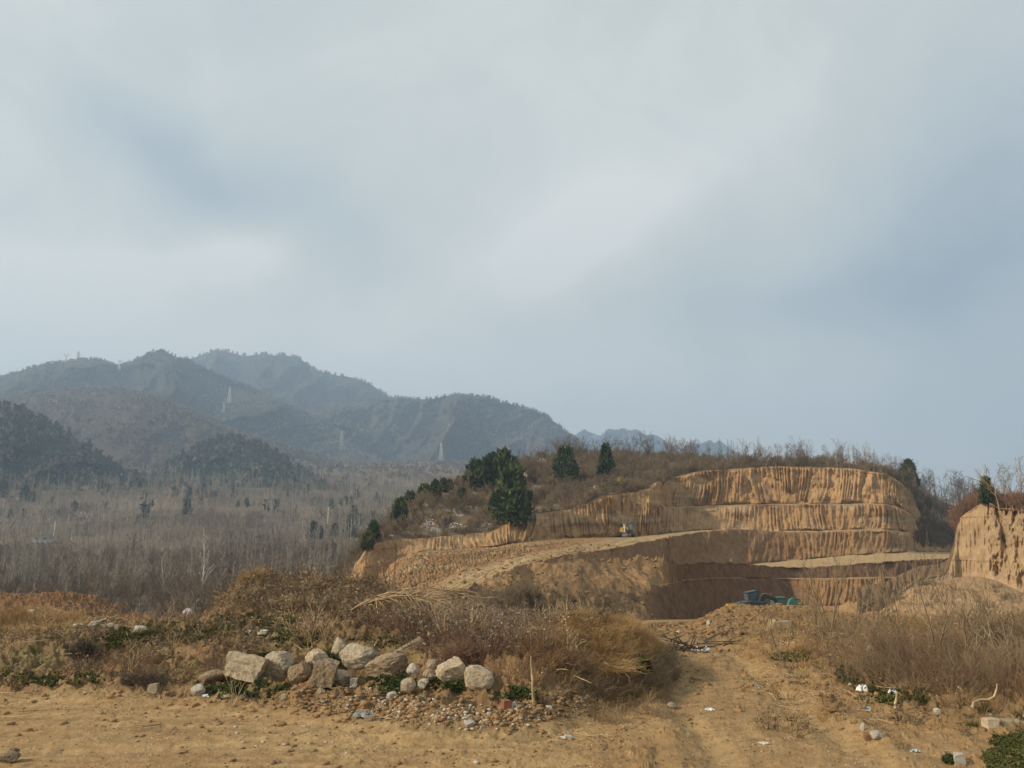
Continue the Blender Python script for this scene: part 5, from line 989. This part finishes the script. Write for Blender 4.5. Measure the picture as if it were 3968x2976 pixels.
# thicket on the right
thk = [T_shrub(1500 + i, 1.0, 5, 2, 4, .006, .0022, .7, .6).mesh() for i in range(9)]
tsel = lambda px, py, D: (px > 2900) & (D > 7.4) & (D < 15)
tden = lambda x, y, a, b: ramp01(-b, -2760, -2700) * (.06 + ramp01(a - (b - 2480) * 1.3, 3020, 3250)) * (.25 + cl_(x, y, .6))
plants('thicket', 'reddish brown leafless thicket on the near half of the right bank', thk, 'red_twig', 620, .18, .44, lambda px, py, D: tsel(px, py, D) & (D < 10.3), tden, .25)
plants('thicket', 'reddish brown leafless thicket on the far half of the right bank', thk, 'red_twig', 450, .10, .25, lambda px, py, D: tsel(px, py, D) & (D >= 10.3), tden, .25)
plants('thicket', 'grey brown leafless thicket on the near half of the right bank', thk, 'grey_twig', 800, .2, .48, lambda px, py, D: tsel(px, py, D) & (D < 10.3), tden, .25)
plants('thicket', 'grey brown leafless thicket on the far half of the right bank', thk, 'grey_twig', 750, .12, .28, lambda px, py, D: tsel(px, py, D) & (D >= 10.3), tden, .25)
plants('dry_grass', 'dry grass among the right thicket', straw, 'straw', 3200, .6, 1.2, lambda px, py, D: (px > 2850) & (D > 7.4) & (D < 24), lambda x, y, a, b: .3 + tden(x, y, a, b))
plants('dead_weeds', 'dead leaves and weeds under the right thicket', weed, 'dead_leaf', 2200, .5, 1.1, lambda px, py, D: (px > 2950) & (D > 7.4) & (D < 22), lambda x, y, a, b: .2 + tden(x, y, a, b))
plants('green_weeds', 'green weeds along the foot of the right thicket', leafy, 'green', 260, .7, 1.4, lambda px, py, D: (px > 2950) & (D > 7.2) & (D < 14), lambda x, y, a, b: 2 * (ell(a, b, 3350, 2620, 90, 50) + ell(a, b, 3500, 2700, 160, 26) + ell(a, b, 3060, 2545, 70, 16)))
# ------------------------------------------------------------------ single plants and sticks
def single(name, px, pb, segs, mat, label, cat, part=('stem',), rz=0, sc=1., surf=SG, extra=None):
    p = surf.at(px, pb); t = empty(name, p, rz, sc); tag(t, label, cat); V, F = segs.mesh(); mesh_np(part[0], V, F, M[mat], parent=t)
    if extra is not None: mesh_np(extra[0], *extra[1], M[extra[2]], parent=t)
    return t
def sapling(px, pb, pt, mat, label, seed, stems=4, lean=.3, name='bare_sapling', nk=4, r=.012, depth=2):
    p = SG.at(px, pb); h = (pb - pt) * k_px(p[1]); V, F = T_shrub(seed, h, stems, depth, nk, r, .0028, lean, .5).mesh()
    o = mesh_np(name, V, F, M[mat]); o.location = [float(a) for a in p]; tag(o, label, 'sapling')
sapling(3215, 2452, 2150, 'grey_twig', 'tall many-stemmed bare sapling right of the concrete block', 1601, 7, .42, r=.014)
sapling(3160, 2440, 2230, 'grey_twig', 'smaller bare sapling just left of the tall many-stemmed one', 1602, 4, .3)
sapling(3390, 2440, 2225, 'grey_twig', 'thin bare sapling in front of the pillar in the pit', 1603, 3, .4)
sapling(3630, 2560, 2150, 'grey_twig', 'tall straight bare sapling in front of the right cliff', 1604, 2, .12, r=.016)
sapling(3745, 2585, 2370, 'grey_twig', 'crooked bent sapling in the right thicket', 1605, 2, .5, r=.02)
sapling(3800, 2570, 2370, 'grey_twig', 'pale forked sapling with a knobbly top in the right thicket', 1606, 2, .15, r=.024)
sapling(3876, 2580, 2400, 'grey_twig', 'straight pale stake-like stem right of the forked sapling', 1607, 1, .05, r=.018, nk=3)
sapling(3930, 2560, 2330, 'grey_twig', 'slanting bare sapling near the right edge', 1608, 3, .8, r=.014)
sapling(3480, 2470, 2180, 'grey_twig', 'arching bare sapling before the dark terrace wall', 1609, 5, .7)
sapling(1520, 2290, 2080, 'red_twig', 'bare sapling of long thin rods rising from the main mound', 1610, 6, .55, r=.008, nk=3)
sapling(1620, 2310, 2150, 'red_twig', 'leaning rods right of the bigger sapling on the main mound', 1611, 3, .9, r=.007, nk=2)
sapling(1450, 2280, 2160, 'red_twig', 'short thin rods left of the bigger sapling on the main mound', 1612, 4, .4, r=.006, nk=2)
sapling(1160, 2235, 2130, 'grey_twig', 'crooked dark twig sticking up on the crest of the main mound', 1613, 2, .3, r=.006, nk=3)
for i in range(16):
    px = r_.uniform(2980, 3960); pb = r_.uniform(2440, 2560); sapling(px, pb, pb - r_.uniform(110, 230), 'grey_twig', 'thin leafless sapling poking up out of the right thicket', 1700 + i, 2 + i % 3, .25 + .04 * i, r=.009)
    o_ = bpy.context.scene.collection.objects[-1]; o_['group'] = 'saplings in the right thicket'
def polyline(pts, r, taper=.5, jit=.0, rg=None):
    s_ = Seg(); pts = [np.array(p_, float) for p_ in pts]; n = len(pts) - 1
    for i in range(n): s_.add(pts[i], pts[i + 1], r * (1 - taper * i / n), r * (1 - taper * (i + 1) / n))
    return s_
def stick(px0, py0, D0, px1, py1, D1, r, mat, label, name='stick', bow=0., n=8):
    a, b = PP(px0, py0, D0), PP(px1, py1, D1); rg = np.random.default_rng(int(px0)); pts = []
    for i in range(n + 1):
        t_ = i / n; q = (b - a) * t_ + np.array([0, 0, bow * math.sin(math.pi * t_)]) + rg.normal(0, .006, 3) * np.linalg.norm(b - a); pts.append(q)
    t = mesh_np(name, *polyline(pts, r).mesh(), M[mat]); t.location = [float(v) for v in a]; return tag(t, label, name.replace('_', ' '))
g = SG.at(2068, 2722); stick(2068, 2725, g[1], 2057, 2545, g[1] - .1, .018, 'stick', 'pale upright stick planted in front of the big dry bush', bow=0)
g = SG.at(2196, 2440); stick(2194, 2440, g[1], 2200, 2305, g[1], .022, 'grey_twig', 'forked dark stake standing behind the big dry bush', 'stake')
g = SG.at(2240, 2620); stick(2220, 2615, g[1] - .25, 2292, 2648, g[1] - .5, .008, 'stick', 'broken pale branch lying on the front of the big dry bush', 'branch')
g = SG.at(3610, 2770); stick(3468, 2748, SG.at(3468, 2748)[1], 3476, 2680, SG.at(3468, 2748)[1] + .05, .022, 'stick', 'short thick stump-like stick upright on the right verge', bow=0)
a_ = SG.at(345, 2415); stick(345, 2420, a_[1], 460, 2385, a_[1] + .6, .03, 'stick', 'long pale pole lying on the slope of the red mound', 'pole')
pts = [(3768, 2745), (3772, 2722), (3800, 2712), (3830, 2712), (3852, 2700), (3862, 2670), (3864, 2650)]; D_ = SG.at(3770, 2752)[1] - .1
root_pts = [PP(x_, y_, D_ + .04 * i) for i, (x_, y_) in enumerate(pts)]; o = mesh_np('curved_root', *polyline([q - root_pts[0] for q in root_pts], .016).mesh(), M['stick']); o.location = [float(v) for v in root_pts[0]]; tag(o, 'pale curved root looping up at the right verge', 'root')
# pale fan of cut branches on the main mound
g = SG.at(1360, 2398); t = empty('cut_branch', g); tag(t, 'fan of long pale cut branches lying on the main mound', 'branch'); rg = np.random.default_rng(55)
main_, side_ = Seg(), Seg()
for k in range(13):
    pts = [np.array([0, rg.normal(0, .06), .12])]; d = np.array([1., rg.normal(0, .12), .52 + .12 * rg.normal()]); L = rg.uniform(1.2, 1.95)
    for j in range(9):
        d = d / np.linalg.norm(d); pts.append(pts[-1] + d * L / 9); d = d + np.array([0, rg.normal(0, .07), -.075 - .012 * k * .6]) 
    q = polyline(pts, .010, .6); [main_.add(*z_) for z_ in zip(q.a, q.b, q.ra, q.rb)]
    for m_ in range(7):
        b = pts[rg.integers(2, 9)]; grow(side_, rg, b, d * .5 + rg.normal(0, .5, 3) + np.array([.6, 0, -.1]), rg.uniform(.2, .6), .007, 1, 2, .5, -.4, 3, .12, .5, .3, .002)
mesh_np('main_rods', *main_.mesh(), M['stick'], parent=t); mesh_np('twigs', *side_.mesh(), M['stick'], parent=t)
# heap of dark branches on the track
g = SG.at(2650, 2522); t = empty('branch_heap', g); tag(t, 'low heap of dark dead branches on the track before the pit', 'brush heap'); s_ = Seg()
for k in range(60):
    b = rg.normal(0, 1, 3) * np.array([.24, .16, 0]) + np.array([0, 0, abs(rg.normal(0, .08))]); e = b + rg.normal(0, 1, 3) * np.array([.28, .2, .06]) + np.array([0, 0, .05]); e[2] = abs(e[2]); s_.add(b, e, .012, .005)
mesh_np('branches', *s_.mesh(), M['twig_dark'], parent=t)
# the big dry bush and other single bushes
def drybush(px, pb, wp, hp_, mat, label, seed, n=900, name='dry_bush', w0=.0028):
    p = SG.at(px, pb); k = k_px(p[1]); w, h = wp * k, hp_ * k; rg = np.random.default_rng(seed); t = empty(name, p); tag(t, label, 'bush'); s_ = Seg(); c_ = Seg()
    for i in range(n):
        a = rg.random() * 6.283; e = rg.random() ** .5 * 1.35; d = np.array([math.sin(e) * math.cos(a), math.sin(e) * math.sin(a), math.cos(e) + .1]); b = np.array([rg.normal(0, .12) * w, rg.normal(0, .10) * w, .0])
        L = h * rg.uniform(.5, 1.15); pp = b
        for j in range(4):
            q = pp + d * L / 4 * np.array([w / h * .5, w / h * .5, 1.]) + rg.normal(0, .016, 3); (c_ if i % 14 == 0 else s_).add(pp, q, w0 * (2.2 if i % 14 == 0 else 1) * (1 - .18 * j), w0 * (1 - .18 * (j + 1))); pp = q; d = d + rg.normal(0, .42, 3) + np.array([math.cos(a) * .08, math.sin(a) * .08, -.16]); d /= np.linalg.norm(d)
    mesh_np('twigs', *s_.mesh(), M[mat], parent=t); mesh_np('stem', *c_.mesh(), M['grey_twig'], parent=t); return t
drybush(2320, 2600, 300, 70, 'straw', 'big golden tumbled dry bush at the end of the mound beside the track', 1, 1500)
drybush(2150, 2580, 220, 75, 'red_twig', 'reddish dry bush left of the big golden one', 2, 1500)
drybush(2240, 2400, 130, 80, 'straw', 'upright golden grass clump behind the big bush', 3, 900)
drybush(985, 2262, 130, 74, 'straw', 'orange golden dry bush on the left end of the main mound crest', 4, 1300)
drybush(320, 2540, 110, 70, 'twig_dark', 'dark green brown bush on the near left mound', 5, 1200); drybush(560, 2650, 200, 60, 'twig_brown', 'brown tangle of twigs at the yard edge on the left', 6, 1200)
drybush(1780, 2560, 170, 90, 'red_twig', 'dry reddish bush above the right-hand boulders', 7, 900); drybush(3090, 2540, 110, 60, 'straw', 'small straw-coloured bush beside the track on the right', 8, 700)
drybush(1130, 2300, 260, 60, 'dead_leaf', 'low brown bush on the main mound', 9, 1100); drybush(1800, 2400, 220, 70, 'twig_brown', 'brown low bush on the right shoulder of the main mound', 10, 1000)
def leafclump(px, pb, wp, hp_, mat, label, seed, n=900, leaf=.03):
    p = SG.at(px, pb); k = k_px(p[1]); w, h = wp * k, hp_ * k; rg = np.random.default_rng(seed); t = empty('green_plant', p); tag(t, label, 'plant')
    C = norm(rg.normal(0, 1, (n, 3))) * rg.random((n, 1)) ** .4 * np.array([w * .5, w * .5, h * .55]); C[:, 2] = np.abs(C[:, 2]) + .01
    mesh_np('foliage', *leaves(C, leaf * rg.uniform(.5, 1.3, n), rg, aspect=2), M[mat], parent=t); s_ = T_shrub(seed, h * .8, 9, 1, 3, .004, .0015, .9); mesh_np('stem', *s_.mesh(), M['green'], parent=t)
leafclump(3680, 2955, 46, 40, 'lush', 'small dark green plant on the bare soil at the bottom right', 1, 700, .02); leafclump(1030, 2550, 76, 30, 'lush', 'dark green bush behind the pointed boulder', 2, 700, .025); leafclump(2470, 2600, 110, 90, 'lush', 'dark green plant on the shaded right flank of the end mound', 3, 900, .03)
leafclump(1290, 2580, 46, 60, 'lush', 'green weed growing between the triangular and the biggest boulder', 4, 400, .025)
def grassclump(px, pb, hp_, label, seed):
    p = SG.at(px, pb); h = hp_ * k_px(p[1]); t = empty('grass_clump', p); tag(t, label, 'grass clump'); mesh_np('blades', *tuft(seed, 70, h, .05, .8, .6, 0, .02, .003), M['green'], parent=t)
grassclump(3960, 2790, 60, 'bright green grass clump behind the long slab at the right edge', 1); grassclump(3812, 2758, 42, 'yellow green grass clump beside the curved root', 2); grassclump(3765, 2812, 34, 'small green grass clump left of the long slab', 3); grassclump(2460, 2700, 40, 'green grass tuft at the foot of the end mound', 4)
# ------------------------------------------------------------------ litter
def bag(px, pb, wp, hp_, label, seed, mat='bag', name='plastic_bag', cat='bag'):
    p = SG.at(px, pb); k = k_px(p[1]); w, h = wp * k, hp_ * k; rg = np.random.default_rng(seed); n = 14; u, v = np.meshgrid(np.linspace(-1, 1, n), np.linspace(-1, 1, n))
    r = np.clip(1 - np.abs(u) ** 3, 0, 1) * np.clip(1 - np.abs(v) ** 3, 0, 1); z = h * (r ** .3 * np.clip(.12 + .95 * ridged(u * 1.1 + seed * 1.7, v * 1.1 - seed, 3, seed), .02, 1.1)); x = u * w * .42 * (1 + .9 * noise(u * 1.3 + seed, v * 1.9, 3)); y = v * w * .3 * (1 + .9 * noise(u * 1.7, v * 1.3 + seed, 4))
    V = np.stack([x, y, z], -1); o = mesh_np(name, V, grid_faces(n, n), M[mat], smooth=False); o.location = [float(q) for q in p + np.array([0, 0, .004])]; return tag(o, label, cat)
bag(3345, 2678, 40, 26, 'crumpled white plastic bag at the edge of the right thicket', 1); bag(3295, 2655, 16, 18, 'small white scrap left of the crumpled bag', 2, name='paper_scrap', cat='scrap'); bag(3468, 2688, 40, 22, 'white plastic bag behind the short upright stick', 3)
bag(3378, 2520, 30, 22, 'white bag caught deep in the right thicket', 4); bag(2695, 2522, 30, 18, 'white plastic bag beside the dark branch heap', 5); bag(2735, 2520, 32, 14, 'second white bag at the right of the dark branch heap', 6); bag(2580, 2520, 26, 10, 'white scrap at the left foot of the branch heap', 7, name='paper_scrap', cat='scrap')
M['netting'] = flat_mat('grey_netting', (.27, .28, .26), .3, 14, .8); M['blue_plastic'] = flat_mat('faded_blue_plastic', (.42, .56, .55), .2, 10, .6)
bag(1405, 2775, 70, 20, 'crumpled grey net lying at the yard edge', 8, 'netting', 'net', 'net'); bag(3545, 2912, 34, 8, 'faded light blue plastic scrap flat on the soil', 9, 'blue_plastic', 'plastic_scrap', 'scrap'); bag(3358, 2752, 26, 20, 'bluish clear plastic scrap on the right verge', 10, 'blue_plastic', 'plastic_scrap', 'scrap')
bag(2748, 2752, 34, 8, 'thin white strip of plastic on the track', 11, name='plastic_strip', cat='strip'); bag(2195, 2860, 60, 12, 'torn whitish wrapper on the yard in the centre', 12, 'chalk', 'wrapper', 'wrapper'); bag(2965, 2882, 46, 6, 'pale flat strip on the track at the lower right', 13, 'chalk', 'plastic_strip', 'strip')
bag(2935, 2668, 24, 12, 'greyish scrap with a dark shadow on the track', 14, 'netting', 'plastic_scrap', 'scrap'); bag(795, 2700, 24, 10, 'small white plastic piece at the yard edge by the stones', 15, name='plastic_scrap', cat='scrap'); bag(3850, 2790, 1, 1, 'x', 16) if False else None
p = SVAL.at(728, 2374); o = bag(728, 2374, 0.1, 0.1, 'pinkish white tarp-covered heap behind the dip of the red mound', 17, name='tarp_heap', cat='tarp'); bpy.data.objects.remove(o)
q = PP(727, 2378, 30); n = 26; u, v = np.meshgrid(np.linspace(-1, 1, n), np.linspace(-1, 1, n)); r = np.clip(1 - u * u - v * v, 0, 1) ** .5; kk = k_px(30)
M['tarp'] = flat_mat('pinkish_tarp', (.62, .52, .50), .3, 7, .8)
o = mesh_np('tarp_heap', np.stack([u * 24 * kk, v * 24 * kk, r * 34 * kk * (1 + .3 * fbm(u * 4, v * 4, 3, 9)) - .1 * (1 - r) - .15], -1), grid_faces(n, n), M['tarp']); o.location = [float(a) for a in q]; tag(o, 'pinkish white tarp-covered heap behind the dip of the red mound', 'tarp')
